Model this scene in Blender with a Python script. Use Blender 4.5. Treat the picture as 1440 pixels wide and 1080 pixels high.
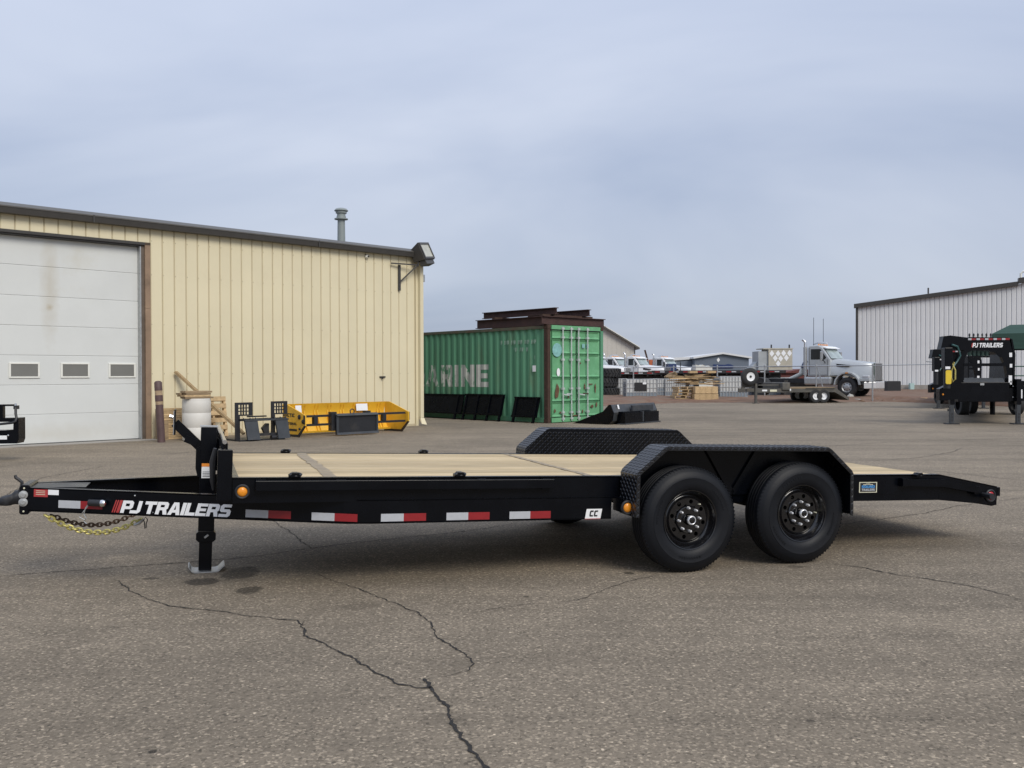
import bpy, bmesh, math, random
from math import sin, cos, tan, pi, radians, sqrt, atan2
from mathutils import Vector, Matrix
from mathutils.geometry import tessellate_polygon
random.seed(7)
scene = bpy.context.scene
for o in list(bpy.data.objects): bpy.data.objects.remove(o)
COL = scene.collection

# ------------------------------------------------------------------ camera
F, CH, PITCH, ROLL = 1300.06, 1.4152, -0.0102, 0.003
cd = bpy.data.cameras.new('camera'); cam = bpy.data.objects.new('camera', cd); COL.objects.link(cam)
cd.sensor_width = 36.0; cd.lens = F / 1440 * 36.0; cd.clip_start = 0.05; cd.clip_end = 6000
cam.matrix_world = Matrix.Translation((0, 0, CH)) @ Matrix.Rotation(pi / 2 + PITCH, 4, 'X') @ Matrix.Rotation(-ROLL, 4, 'Z')
scene.camera = cam

# ------------------------------------------------------------------ sky, sun, exposure
SUN_EL, SUN_AZ = radians(40), radians(147)      # high, behind the clouds
W = bpy.data.worlds.new('World'); scene.world = W; W.use_nodes = True
nt = W.node_tree; nt.nodes.clear()
def N(t, **k):
    n = nt.nodes.new(t)
    for a, b in k.items(): setattr(n, a, b)
    return n
out = N('ShaderNodeOutputWorld'); bg = N('ShaderNodeBackground'); bg.inputs['Strength'].default_value = 0.1
sky = N('ShaderNodeTexSky', sky_type='NISHITA'); sky.sun_disc = False
sky.sun_elevation = SUN_EL; sky.sun_rotation = SUN_AZ; sky.air_density = 1.0; sky.dust_density = 1.5
tc = N('ShaderNodeTexCoord')
sep = N('ShaderNodeSeparateXYZ'); nt.links.new(tc.outputs['Generated'], sep.inputs[0])
# project the view direction on a flat cloud layer
zc = N('ShaderNodeMath', operation='MAXIMUM'); zc.inputs[1].default_value = 0.0; nt.links.new(sep.outputs['Z'], zc.inputs[0])
za = N('ShaderNodeMath', operation='ADD'); za.inputs[1].default_value = 0.42; nt.links.new(zc.outputs[0], za.inputs[0])
dx = N('ShaderNodeMath', operation='DIVIDE'); nt.links.new(sep.outputs['X'], dx.inputs[0]); nt.links.new(za.outputs[0], dx.inputs[1])
dy = N('ShaderNodeMath', operation='DIVIDE'); nt.links.new(sep.outputs['Y'], dy.inputs[0]); nt.links.new(za.outputs[0], dy.inputs[1])
cmb = N('ShaderNodeCombineXYZ'); nt.links.new(dx.outputs[0], cmb.inputs[0]); nt.links.new(dy.outputs[0], cmb.inputs[1])
mp = N('ShaderNodeMapping'); mp.inputs['Rotation'].default_value = (0, 0, radians(38)); mp.inputs['Scale'].default_value = (0.7, 1.5, 1); mp.inputs['Location'].default_value = (1.3, 2.2, 0)
nt.links.new(cmb.outputs[0], mp.inputs[0])
n1 = N('ShaderNodeTexNoise'); n1.inputs['Scale'].default_value = 1.0; n1.inputs['Detail'].default_value = 5; n1.inputs['Roughness'].default_value = 0.5; n1.inputs['Distortion'].default_value = 0.5
nt.links.new(mp.outputs[0], n1.inputs[0])
cr = N('ShaderNodeValToRGB'); nt.links.new(n1.outputs['Fac'], cr.inputs[0])
CLOUD_LO, CLOUD_HI = (2.95, 3.45, 4.6, 1), (4.85, 5.2, 6.05, 1)
cr.color_ramp.elements[0].position = 0.33; cr.color_ramp.elements[0].color = CLOUD_LO
cr.color_ramp.elements[1].position = 0.68; cr.color_ramp.elements[1].color = CLOUD_HI
mx = N('ShaderNodeMixRGB'); mx.inputs[0].default_value = 0.9
# overcast skies are brighter overhead than at the horizon
lz = N('ShaderNodeMapRange'); lz.inputs[1].default_value = 0.0; lz.inputs[2].default_value = 1.0; lz.inputs[3].default_value = 0.76; lz.inputs[4].default_value = 1.62; nt.links.new(zc.outputs[0], lz.inputs[0])
mv = N('ShaderNodeVectorMath', operation='SCALE'); nt.links.new(cr.outputs[0], mv.inputs[0]); nt.links.new(lz.outputs[0], mv.inputs['Scale'])
nt.links.new(sky.outputs[0], mx.inputs[1]); nt.links.new(mv.outputs[0], mx.inputs[2])
nt.links.new(mx.outputs[0], bg.inputs[0]); nt.links.new(bg.outputs[0], out.inputs[0])

sl = bpy.data.lights.new('sun', 'SUN'); sl.energy = 1.5; sl.angle = radians(26); sl.color = (1.0, 0.94, 0.84)
so = bpy.data.objects.new('sun', sl); COL.objects.link(so)
so.rotation_euler = (pi / 2 - SUN_EL, 0, pi - SUN_AZ + pi)
sdir = Vector((sin(SUN_AZ) * cos(SUN_EL), cos(SUN_AZ) * cos(SUN_EL), sin(SUN_EL)))
so.rotation_euler = sdir.to_track_quat('Z', 'Y').to_euler()
scene.view_settings.view_transform = 'Standard'; scene.view_settings.look = 'None'
scene.view_settings.exposure = 0.58; scene.view_settings.gamma = 1.0; scene.view_settings.use_curve_mapping = False

# ------------------------------------------------------------------ picture -> place helpers (used for surveying positions only)
def ray(px, py):
    c, s = cos(ROLL), sin(ROLL); u, v = px - 720, py - 540
    X, Y = u * c - v * s, u * s + v * c
    return Vector((X / F, cos(PITCH) + Y / F * sin(PITCH), sin(PITCH) - Y / F * cos(PITCH)))
def G(px, py, z=0.0):
    r = ray(px, py); return Vector((0, 0, CH)) + r * ((z - CH) / r.z)
def D(px, py, d):
    r = ray(px, py); return Vector((0, 0, CH)) + r * (d / r.y)

# ------------------------------------------------------------------ materials
MATS = {}
def mat(name, col, rough=0.5, metal=0.0, var=0.12, scale=6.0, bump=0.0, bscale=60.0, stretch=(1, 1, 1), rnd=0.0, dirt=None, dirtamt=0.0, dscale=2.5, spec=0.5, trans=0.0, rvar=0.0):
    m = bpy.data.materials.new(name); m.use_nodes = True; t = m.node_tree; b = t.nodes['Principled BSDF']
    L = t.links.new
    tcn = t.nodes.new('ShaderNodeTexCoord'); mpn = t.nodes.new('ShaderNodeMapping'); mpn.inputs['Scale'].default_value = stretch
    L(tcn.outputs['Object'], mpn.inputs[0])
    no = t.nodes.new('ShaderNodeTexNoise'); no.inputs['Scale'].default_value = scale; no.inputs['Detail'].default_value = 6; no.inputs['Roughness'].default_value = 0.6
    L(mpn.outputs[0], no.inputs[0])
    mr = t.nodes.new('ShaderNodeMapRange'); mr.inputs[1].default_value = 0.25; mr.inputs[2].default_value = 0.75
    mr.inputs[3].default_value = 1 - var; mr.inputs[4].default_value = 1 + var
    L(no.outputs['Fac'], mr.inputs[0])
    hs = t.nodes.new('ShaderNodeHueSaturation'); hs.inputs['Color'].default_value = (*col, 1)
    if rnd:
        oi = t.nodes.new('ShaderNodeObjectInfo'); m2 = t.nodes.new('ShaderNodeMapRange'); m2.inputs[3].default_value = 1 - rnd; m2.inputs[4].default_value = 1 + rnd
        L(oi.outputs['Random'], m2.inputs[0]); mm = t.nodes.new('ShaderNodeMath'); mm.operation = 'MULTIPLY'
        L(mr.outputs[0], mm.inputs[0]); L(m2.outputs[0], mm.inputs[1]); L(mm.outputs[0], hs.inputs['Value'])
    else: L(mr.outputs[0], hs.inputs['Value'])
    last = hs.outputs[0]
    if dirt:
        n2 = t.nodes.new('ShaderNodeTexNoise'); n2.inputs['Scale'].default_value = dscale; n2.inputs['Detail'].default_value = 8; n2.inputs['Roughness'].default_value = 0.65
        L(mpn.outputs[0], n2.inputs[0])
        m3 = t.nodes.new('ShaderNodeMapRange'); m3.inputs[1].default_value = 0.62 - 0.3 * dirtamt; m3.inputs[2].default_value = 0.78 - 0.2 * dirtamt; m3.inputs[4].default_value = min(1, 0.35 + dirtamt)
        L(n2.outputs['Fac'], m3.inputs[0]); mi = t.nodes.new('ShaderNodeMixRGB'); mi.inputs[2].default_value = (*dirt, 1)
        L(m3.outputs[0], mi.inputs[0]); L(last, mi.inputs[1]); last = mi.outputs[0]
    L(last, b.inputs['Base Color'])
    b.inputs['Roughness'].default_value = rough; b.inputs['Metallic'].default_value = metal; b.inputs['Specular IOR Level'].default_value = spec
    if rvar:
        m4 = t.nodes.new('ShaderNodeMapRange'); m4.inputs[1].default_value = .3; m4.inputs[2].default_value = .7; m4.inputs[3].default_value = max(.02, rough - rvar); m4.inputs[4].default_value = rough + rvar
        L(no.outputs['Fac'], m4.inputs[0]); L(m4.outputs[0], b.inputs['Roughness'])
    if trans: b.inputs['Transmission Weight'].default_value = trans
    if bump:
        nb = t.nodes.new('ShaderNodeTexNoise'); nb.inputs['Scale'].default_value = bscale; nb.inputs['Detail'].default_value = 4; L(mpn.outputs[0], nb.inputs[0])
        bp = t.nodes.new('ShaderNodeBump'); bp.inputs['Strength'].default_value = bump; bp.inputs['Distance'].default_value = 0.01
        L(nb.outputs['Fac'], bp.inputs['Height']); L(bp.outputs[0], b.inputs['Normal'])
    MATS[name] = m; return m

M_black = mat('black_enamel', (0.0012, 0.0018, 0.0036), rough=0.28, spec=0.2, var=0.25, scale=3, rvar=0.08, bump=0.10, bscale=7, dirt=(0.006, 0.007, 0.009), dirtamt=0.1, dscale=2)
M_blacktop = mat('black_tread_plate', (0.003, 0.0036, 0.0056), rough=0.24, spec=0.7, var=0.2, rvar=0.08)
M_matte = mat('matte_black_steel', (0.012, 0.013, 0.016), rough=0.5, var=0.3, dirt=(0.05, 0.045, 0.04), dirtamt=0.25)
M_greysteel = mat('dark_grey_steel', (0.035, 0.04, 0.046), rough=0.45, var=0.25, dirt=(0.09, 0.08, 0.07), dirtamt=0.25)
M_rubber = mat('tyre_rubber', (0.0052, 0.0062, 0.0088), rough=0.5, spec=0.25, var=0.25, scale=9, bump=0.1, bscale=90, dirt=(0.0075, 0.0082, 0.0098), dirtamt=0.35, dscale=5)
M_rim = mat('black_gloss_rim', (0.004, 0.004, 0.005), rough=0.14, spec=.7, var=0.1)
M_chrome = mat('chrome', (0.62, 0.62, 0.62), rough=0.2, metal=1.0, var=0.1)
M_zinc = mat('galvanised_zinc', (0.45, 0.46, 0.46), rough=0.42, metal=0.75, var=0.2, scale=20)
M_brass = mat('yellow_zinc', (0.52, 0.46, 0.16), rough=0.4, metal=0.6, var=0.35, scale=40)
M_rustchain = mat('rusty_chain', (0.1, 0.06, 0.035), rough=0.6, metal=0.4, var=0.4, scale=40)
M_amber = mat('amber_lens', (0.75, 0.27, 0.02), rough=0.25, var=0.1, scale=60)
M_redlens = mat('red_lens', (0.42, 0.015, 0.02), rough=0.25, var=0.1, scale=60)
M_tapew = mat('white_reflective_tape', (0.42, 0.435, 0.46), rough=0.4, var=0.06, scale=30)
M_taper = mat('red_reflective_tape', (0.25, 0.01, 0.014), rough=0.4, var=0.1, scale=30)
M_white = mat('white_print', (0.78, 0.79, 0.8), rough=0.45, var=0.03)
M_redprint = mat('red_print', (0.38, 0.04, 0.04), rough=0.5, var=0.08)
M_orange = mat('orange_print', (0.75, 0.25, 0.03), rough=0.5, var=0.05)
M_blueprint = mat('blue_print', (0.06, 0.25, 0.55), rough=0.5, var=0.05)
M_cream = mat('cream_print', (0.62, 0.6, 0.45), rough=0.5, var=0.05)
M_blackprint = mat('black_print', (0.012, 0.012, 0.013), rough=0.5, var=0.05)

def wood(name, col, dark, stretch, rnd=0.12, rough=0.75, knots=0.25):
    m = mat(name, col, rough=rough, var=0.3, scale=5, stretch=stretch, rnd=rnd, dirt=dark, dirtamt=knots, dscale=3.2, bump=0.15, bscale=12, spec=0.25)
    return m
M_plank = wood('pine_deck_plank', (0.50, 0.395, 0.24), (0.36, 0.26, 0.135), (0.5, 10, 10), rnd=0.17, knots=.38)
t_ = M_plank.node_tree; bs_ = t_.nodes['Principled BSDF']; vo_ = t_.nodes.new('ShaderNodeTexVoronoi'); vo_.inputs['Scale'].default_value = 2.1
mp_ = t_.nodes.new('ShaderNodeMapping'); mp_.inputs['Scale'].default_value = (.55, 1.6, 0); tc_ = t_.nodes.new('ShaderNodeTexCoord'); t_.links.new(tc_.outputs['Object'], mp_.inputs[0]); t_.links.new(mp_.outputs[0], vo_.inputs[0])
mr_ = t_.nodes.new('ShaderNodeMapRange'); mr_.inputs[1].default_value = .025; mr_.inputs[2].default_value = .10; mr_.inputs[3].default_value = .75; mr_.inputs[4].default_value = 0; t_.links.new(vo_.outputs['Distance'], mr_.inputs[0])
mi_ = t_.nodes.new('ShaderNodeMixRGB'); mi_.inputs[2].default_value = (.17, .10, .05, 1); t_.links.new(bs_.inputs['Base Color'].links[0].from_socket, mi_.inputs[1]); t_.links.new(mr_.outputs[0], mi_.inputs[0]); t_.links.new(mi_.outputs[0], bs_.inputs['Base Color'])
M_wood = wood('pale_pallet_wood', (0.5, 0.36, 0.2), (0.3, 0.2, 0.1), (2, 2, 6), rnd=0.2)
M_woodd = wood('weathered_wood', (0.26, 0.19, 0.115), (0.13, 0.09, 0.055), (1, 6, 6), rnd=0.25)

# ------------------------------------------------------------------ mesh builder
class MB:
    def __init__(s): s.v = []; s.f = []
    def add(s, vs, fs, M=None):
        n = len(s.v)
        s.v += [tuple(M @ Vector(v)) if M else tuple(v) for v in vs]
        s.f += [[i + n for i in f] for f in fs]; return s
    def box(s, x0, x1, y0, y1, z0, z1, M=None):
        return s.add([(x0, y0, z0), (x1, y0, z0), (x1, y1, z0), (x0, y1, z0), (x0, y0, z1), (x1, y0, z1), (x1, y1, z1), (x0, y1, z1)],
                     [(0, 3, 2, 1), (4, 5, 6, 7), (0, 1, 5, 4), (1, 2, 6, 5), (2, 3, 7, 6), (3, 0, 4, 7)], M)
    def cbox(s, x0, x1, y0, y1, z0, z1, b, M=None):   # box with chamfered edges around Y axis
        p = [(x0 + b, z0), (x1 - b, z0), (x1, z0 + b), (x1, z1 - b), (x1 - b, z1), (x0 + b, z1), (x0, z1 - b), (x0, z0 + b)]
        return s.prism_y(p, y0, y1, M)
    def prism_y(s, p, y0, y1, M=None):     # polygon in (x,z) extruded along y
        n = len(p)
        vs = [(x, y0, z) for x, z in p] + [(x, y1, z) for x, z in p]
        fs = [list(range(n)), list(range(2 * n - 1, n - 1, -1))] + [(i, i + n, (i + 1) % n + n, (i + 1) % n) for i in range(n)]
        return s.add(vs, fs, M)
    def prism_x(s, p, x0, x1, M=None):     # polygon in (y,z) extruded along x
        n = len(p)
        vs = [(x0, y, z) for y, z in p] + [(x1, y, z) for y, z in p]
        fs = [list(range(n)), list(range(2 * n - 1, n - 1, -1))] + [(i, i + n, (i + 1) % n + n, (i + 1) % n) for i in range(n)]
        return s.add(vs, fs, M)
    def prism_z(s, p, z0, z1, M=None):
        n = len(p)
        vs = [(x, y, z0) for x, y in p] + [(x, y, z1) for x, y in p]
        fs = [list(range(n - 1, -1, -1)), list(range(n, 2 * n))] + [(i, (i + 1) % n, (i + 1) % n + n, i + n) for i in range(n)]
        return s.add(vs, fs, M)
    def beam(s, a, b, w, h, up=(0, 0, 1)):  # rectangular bar from a to b
        a, b = Vector(a), Vector(b); d = (b - a).normalized(); u = Vector(up)
        if abs(d.dot(u)) > 0.98: u = Vector((1, 0, 0))
        r = d.cross(u).normalized(); u = r.cross(d)
        vs = []
        for p in (a, b):
            for i, j in ((-1, -1), (1, -1), (1, 1), (-1, 1)): vs.append(p + r * (i * w / 2) + u * (j * h / 2))
        return s.add(vs, [(0, 1, 2, 3), (7, 6, 5, 4), (0, 4, 5, 1), (1, 5, 6, 2), (2, 6, 7, 3), (3, 7, 4, 0)])
    def tube(s, pts, r, n=8, caps=True, closed=False):
        pts = [Vector(p) for p in pts]; rings = []; up = None
        m = len(pts)
        for i, p in enumerate(pts):
            if closed: d = pts[(i + 1) % m] - pts[i - 1]
            else: d = pts[min(i + 1, m - 1)] - pts[max(i - 1, 0)]
            d.normalize()
            if up is None: up = Vector((0, 0, 1)) if abs(d.z) < 0.9 else Vector((1, 0, 0))
            x = d.cross(up).normalized(); up = x.cross(d).normalized()
            rr = r[i] if isinstance(r, (list, tuple)) else r
            rings.append([p + (x * cos(2 * pi * k / n) + up * sin(2 * pi * k / n)) * rr for k in range(n)])
        vs = [v for g in rings for v in g]; fs = []
        for i in range(m if closed else m - 1):
            j = (i + 1) % m
            for k in range(n): fs.append((i * n + k, i * n + (k + 1) % n, j * n + (k + 1) % n, j * n + k))
        if caps and not closed: fs += [list(range(n - 1, -1, -1)), [(m - 1) * n + k for k in range(n)]]
        return s.add(vs, fs)
    def lathe(s, prof, n=32, axis='Y', c=(0, 0, 0), closed=False):  # prof list of (radius, along)
        vs = []; m = len(prof)
        for r, a in prof:
            for k in range(n):
                t = 2 * pi * k / n
                if axis == 'Y': vs.append((c[0] + r * cos(t), c[1] + a, c[2] + r * sin(t)))
                elif axis == 'Z': vs.append((c[0] + r * cos(t), c[1] + r * sin(t), c[2] + a))
                else: vs.append((c[0] + a, c[1] + r * cos(t), c[2] + r * sin(t)))
        fs = []
        for i in range(m if closed else m - 1):
            j = (i + 1) % m
            for k in range(n): fs.append((i * n + k, i * n + (k + 1) % n, j * n + (k + 1) % n, j * n + k))
        return s.add(vs, fs)
    def mesh(s, name):
        me = bpy.data.meshes.new(name); me.from_pydata([tuple(v) for v in s.v], [], s.f); me.update()
        bm = bmesh.new(); bm.from_mesh(me); bmesh.ops.recalc_face_normals(bm, faces=bm.faces); bm.to_mesh(me); bm.free()
        return me
    def build(s, name, m, parent=None, smooth=None, bevel=0.0):
        me = s.mesh(name); me.materials.append(m)
        o = bpy.data.objects.new(name, me); COL.objects.link(o)
        if parent: o.parent = parent
        if smooth is not None:
            for p in me.polygons: p.use_smooth = True
            bm = bmesh.new(); bm.from_mesh(me)
            for e in bm.edges:
                if len(e.link_faces) == 2 and e.calc_face_angle(0) > radians(smooth): e.smooth = False
            bm.to_mesh(me); bm.free()
        if bevel:
            bv = o.modifiers.new('bevel', 'BEVEL'); bv.width = bevel; bv.segments = 2; bv.limit_method = 'ANGLE'; bv.angle_limit = radians(40)
        return o
def thing(name, label, cat, loc=(0, 0, 0), rz=0.0, group=None):
    o = bpy.data.objects.new(name, None); o.empty_display_size = 0.2; COL.objects.link(o)
    o.location = loc; o.rotation_euler = (0, 0, rz); o['label'] = label; o['category'] = cat
    if group: o['group'] = group
    return o
def tag(o, label, cat, group=None):
    o['label'] = label; o['category'] = cat
    if group: o['group'] = group
    return o
def struct(o): o['kind'] = 'structure'; return o
def copy_tree(o, parent=None):
    c = o.copy(); COL.objects.link(c); c.parent = parent
    for ch in o.children: copy_tree(ch, c)
    return c

# ------------------------------------------------------------------ block letters
LET = {
 'P': (.80, [[(0,0),(0,1),(.76,1),(.92,.86),(.92,.46),(.78,.32),(.3,.32),(.3,0)], [(.3,.55),(.3,.77),(.62,.77),(.62,.55)]]),
 'J': (.75, [[(-.08,0),(.55,0),(.75,.16),(.75,1),(.45,1),(.45,.24),(-.08,.24)]]),
 'T': (.95, [[(0,1),(.95,1),(.95,.75),(.63,.75),(.63,0),(.32,0),(.32,.75),(0,.75)]]),
 'R': (.95, [[(0,0),(0,1),(.78,1),(.93,.86),(.93,.5),(.82,.4),(.96,0),(.64,0),(.52,.34),(.3,.34),(.3,0)], [(.3,.57),(.3,.77),(.62,.77),(.62,.57)]]),
 'A': (1.0, [[(0,0),(.3,1),(.72,1),(1.0,0),(.69,0),(.64,.19),(.37,.19),(.31,0)], [(.43,.41),(.58,.41),(.52,.76),(.50,.76)]]),
 'I': (.3, [[(0,0),(0,1),(.3,1),(.3,0)]]),
 'L': (.8, [[(0,0),(0,1),(.3,1),(.3,.25),(.8,.25),(.8,0)]]),
 'E': (.85, [[(0,0),(0,1),(.85,1),(.85,.77),(.3,.77),(.3,.61),(.78,.61),(.78,.39),(.3,.39),(.3,.23),(.85,.23),(.85,0)]]),
 'S': (.9, [[(0,0),(.74,0),(.9,.15),(.9,.48),(.76,.61),(.31,.61),(.31,.77),(.86,.77),(.86,1),(.15,1),(0,.86),(0,.5),(.13,.38),(.6,.38),(.6,.23),(0,.23)]]),
 'M': (1.1, [[(0,0),(0,1),(.32,1),(.55,.5),(.78,1),(1.1,1),(1.1,0),(.8,0),(.8,.5),(.62,.1),(.48,.1),(.3,.5),(.3,0)]]),
 'N': (.95, [[(0,0),(0,1),(.32,1),(.65,.5),(.65,1),(.95,1),(.95,0),(.63,0),(.3,.5),(.3,0)]]),
 'C': (.85, [[(.15,0),(.85,0),(.85,.25),(.32,.25),(.32,.75),(.85,.75),(.85,1),(.15,1),(0,.85),(0,.15)]]),
 'O': (.9, [[(.15,0),(.75,0),(.9,.15),(.9,.85),(.75,1),(.15,1),(0,.85),(0,.15)], [(.3,.25),(.3,.75),(.6,.75),(.6,.25)]]),
 'U': (.9, [[(.15,0),(.75,0),(.9,.15),(.9,1),(.6,1),(.6,.25),(.3,.25),(.3,1),(0,1),(0,.15)]]),
 'D': (.9, [[(0,0),(.7,0),(.9,.2),(.9,.8),(.7,1),(0,1)], [(.3,.25),(.3,.75),(.58,.75),(.58,.25)]]),
 ' ': (.16, []),
}
def letter_tris(text, gap=.12):
    """triangles (3 x (u,v)) in em units and the full width"""
    x = 0; tr = []
    for ch in text:
        w, polys = LET[ch]
        if polys:
            P = [[Vector((a, b, 0)) for a, b in p] for p in polys]
            flat = [q for p in P for q in p]
            for t in tessellate_polygon(P): tr.append([(x + flat[i].x, flat[i].y) for i in t])
        x += w + gap
    return tr, x - gap
def lettering(name, text, fn, m, parent, width, height, shear=0.0, gap=.12):
    """fn(u,v) in metres -> 3D point"""
    tr, w = letter_tris(text, gap); b = MB(); k = width / (w + shear)
    for t in tr: b.add([fn(u * k + v * shear * k, v * height) for u, v in t], [(0, 1, 2)])
    me = bpy.data.meshes.new(name); me.from_pydata([tuple(v) for v in b.v], [], b.f); me.materials.append(m)
    o = bpy.data.objects.new(name, me); COL.objects.link(o); o.parent = parent; return o

# ================================================================== GROUND
def asphalt_material(name, k=1.0, stains=()):
    m = bpy.data.materials.new(name); m.use_nodes = True; t = m.node_tree; b = t.nodes['Principled BSDF']; L = t.links.new
    tcn = t.nodes.new('ShaderNodeTexCoord'); P = tcn.outputs['Object']
    def noise(sc, det=5, ro=.6, st=None, rot=0):
        n = t.nodes.new('ShaderNodeTexNoise'); n.inputs['Scale'].default_value = sc; n.inputs['Detail'].default_value = det; n.inputs['Roughness'].default_value = ro
        if st:
            q = t.nodes.new('ShaderNodeMapping'); q.inputs['Scale'].default_value = st; q.inputs['Rotation'].default_value = (0, 0, rot); L(P, q.inputs[0]); L(q.outputs[0], n.inputs[0])
        else: L(P, n.inputs[0])
        return n.outputs['Fac']
    def rng(v, a, c, lo, hi):
        r = t.nodes.new('ShaderNodeMapRange'); r.inputs[1].default_value = a; r.inputs[2].default_value = c; r.inputs[3].default_value = lo; r.inputs[4].default_value = hi; L(v, r.inputs[0]); return r.outputs[0]
    def mul(a, c):
        q = t.nodes.new('ShaderNodeMath'); q.operation = 'MULTIPLY'; L(a, q.inputs[0]); L(c, q.inputs[1]); return q.outputs[0]
    big = rng(noise(.22, 6, .6), .32, .68, .78, 1.16)
    streak = rng(noise(.9, 6, .65, (.12, 1.9, 1), radians(-8)), .3, .7, .79, 1.15)
    mid = rng(noise(2.6, 6, .7), .3, .72, .9, 1.08)
    fine = rng(noise(48, 5, .8), .25, .75, .5, 1.5)
    vo = t.nodes.new('ShaderNodeTexVoronoi'); vo.inputs['Scale'].default_value = 85; L(P, vo.inputs[0])
    sx = t.nodes.new('ShaderNodeSeparateXYZ'); L(vo.outputs['Color'], sx.inputs[0])
    spk = rng(sx.outputs['X'], .74, 1.0, 1.0, 2.0)
    spd = rng(sx.outputs['Y'], .0, .22, .55, 1.0)
    v2 = t.nodes.new('ShaderNodeTexVoronoi'); v2.inputs['Scale'].default_value = 34; L(P, v2.inputs[0])
    s2 = t.nodes.new('ShaderNodeSeparateXYZ'); L(v2.outputs['Color'], s2.inputs[0])
    d2 = rng(v2.outputs['Distance'], .10, .28, 1.0, 0.0); pick = rng(s2.outputs['Z'], .90, .93, 0.0, 1.0)
    peb = rng(mul(d2, pick), 0, 1, 1.0, 2.1)
    val = mul(mul(mul(big, streak), mul(mid, fine)), mul(mul(spk, spd), peb))
    val = mul(val, rng(noise(.55, 7, .62), .56, .66, 1.0, .86)); val = mul(val, rng(noise(.33, 5, .7, (1, .4, 1), .6), .6, .7, 1.0, 1.1))
    # oil and drip stains soaked into the paving
    nz = noise(9, 5, .7); nz2 = noise(40, 3, .7)
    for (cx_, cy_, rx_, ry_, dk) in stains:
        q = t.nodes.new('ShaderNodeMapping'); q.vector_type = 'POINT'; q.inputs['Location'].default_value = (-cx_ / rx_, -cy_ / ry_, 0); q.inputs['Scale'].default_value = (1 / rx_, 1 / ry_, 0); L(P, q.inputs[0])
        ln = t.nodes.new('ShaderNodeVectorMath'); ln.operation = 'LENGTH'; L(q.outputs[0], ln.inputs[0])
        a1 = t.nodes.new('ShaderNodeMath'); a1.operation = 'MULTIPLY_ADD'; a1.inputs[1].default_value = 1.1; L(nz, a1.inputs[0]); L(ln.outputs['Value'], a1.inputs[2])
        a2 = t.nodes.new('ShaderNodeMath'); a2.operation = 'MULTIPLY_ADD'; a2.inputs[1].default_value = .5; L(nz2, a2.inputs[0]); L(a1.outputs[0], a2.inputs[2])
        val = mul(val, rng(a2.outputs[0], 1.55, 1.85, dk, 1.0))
    hs = t.nodes.new('ShaderNodeHueSaturation'); hs.inputs['Color'].default_value = (.202 * k, .167 * k, .123 * k, 1); L(val, hs.inputs['Value'])
    L(hs.outputs[0], b.inputs['Base Color']); b.inputs['Roughness'].default_value = .88; b.inputs['Specular IOR Level'].default_value = .3
    bp = t.nodes.new('ShaderNodeBump'); bp.inputs['Strength'].default_value = .55; bp.inputs['Distance'].default_value = .006
    L(mul(fine, spk), bp.inputs['Height']); L(bp.outputs[0], b.inputs['Normal'])
    return m
STAINS = []
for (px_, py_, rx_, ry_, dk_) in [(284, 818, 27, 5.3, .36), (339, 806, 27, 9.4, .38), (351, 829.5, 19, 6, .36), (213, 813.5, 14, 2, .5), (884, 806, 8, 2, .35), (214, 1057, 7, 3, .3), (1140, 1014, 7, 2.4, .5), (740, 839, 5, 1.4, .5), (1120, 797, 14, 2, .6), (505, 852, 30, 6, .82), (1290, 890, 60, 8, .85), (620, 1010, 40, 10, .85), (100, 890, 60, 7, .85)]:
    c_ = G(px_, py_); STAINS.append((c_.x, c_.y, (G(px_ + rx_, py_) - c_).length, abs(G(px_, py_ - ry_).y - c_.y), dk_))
M_asphalt = asphalt_material('worn_asphalt', 1.0, STAINS)
M_crack = mat('crack_dark', (.018, .016, .014), rough=.95, var=.5, scale=30)
M_crackfill = mat('crack_grit', (.2, .17, .13), rough=.95, var=.5, scale=60)
M_dirt = mat('red_brown_dirt', (.155, .085, .052), rough=.95, var=.35, scale=1.6, bump=.6, bscale=8, dirt=(.15, .12, .085), dirtamt=.5, dscale=.8)
M_far = mat('dry_grass_field', (.16, .13, .08), rough=.95, var=.3, scale=.05)

edge = [G(840, 571), G(900, 568.5), G(950, 566.5), G(1040, 566), G(1120, 566.5), G(1200, 565.5), G(1250, 564.8), G(1300, 566.5), G(1370, 569.5), G(1440, 573)]
pts = [(-90, -25), (90, -25), (90, edge[-1].y - 4)] + [(p.x, p.y) for p in reversed(edge)] + [(edge[0].x - 4, 52), (-90, 60)]
asp = MB(); asp.add([(x, y, 0) for x, y in pts], [list(range(len(pts)))])
asphalt = struct(asp.build('asphalt_yard', M_asphalt))
far = MB().add([(-3000, -300, -.06), (3000, -300, -.06), (3000, 4500, -.06), (-3000, 4500, -.06)], [(0, 1, 2, 3)])
struct(far.build('far_ground', M_far))
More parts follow.
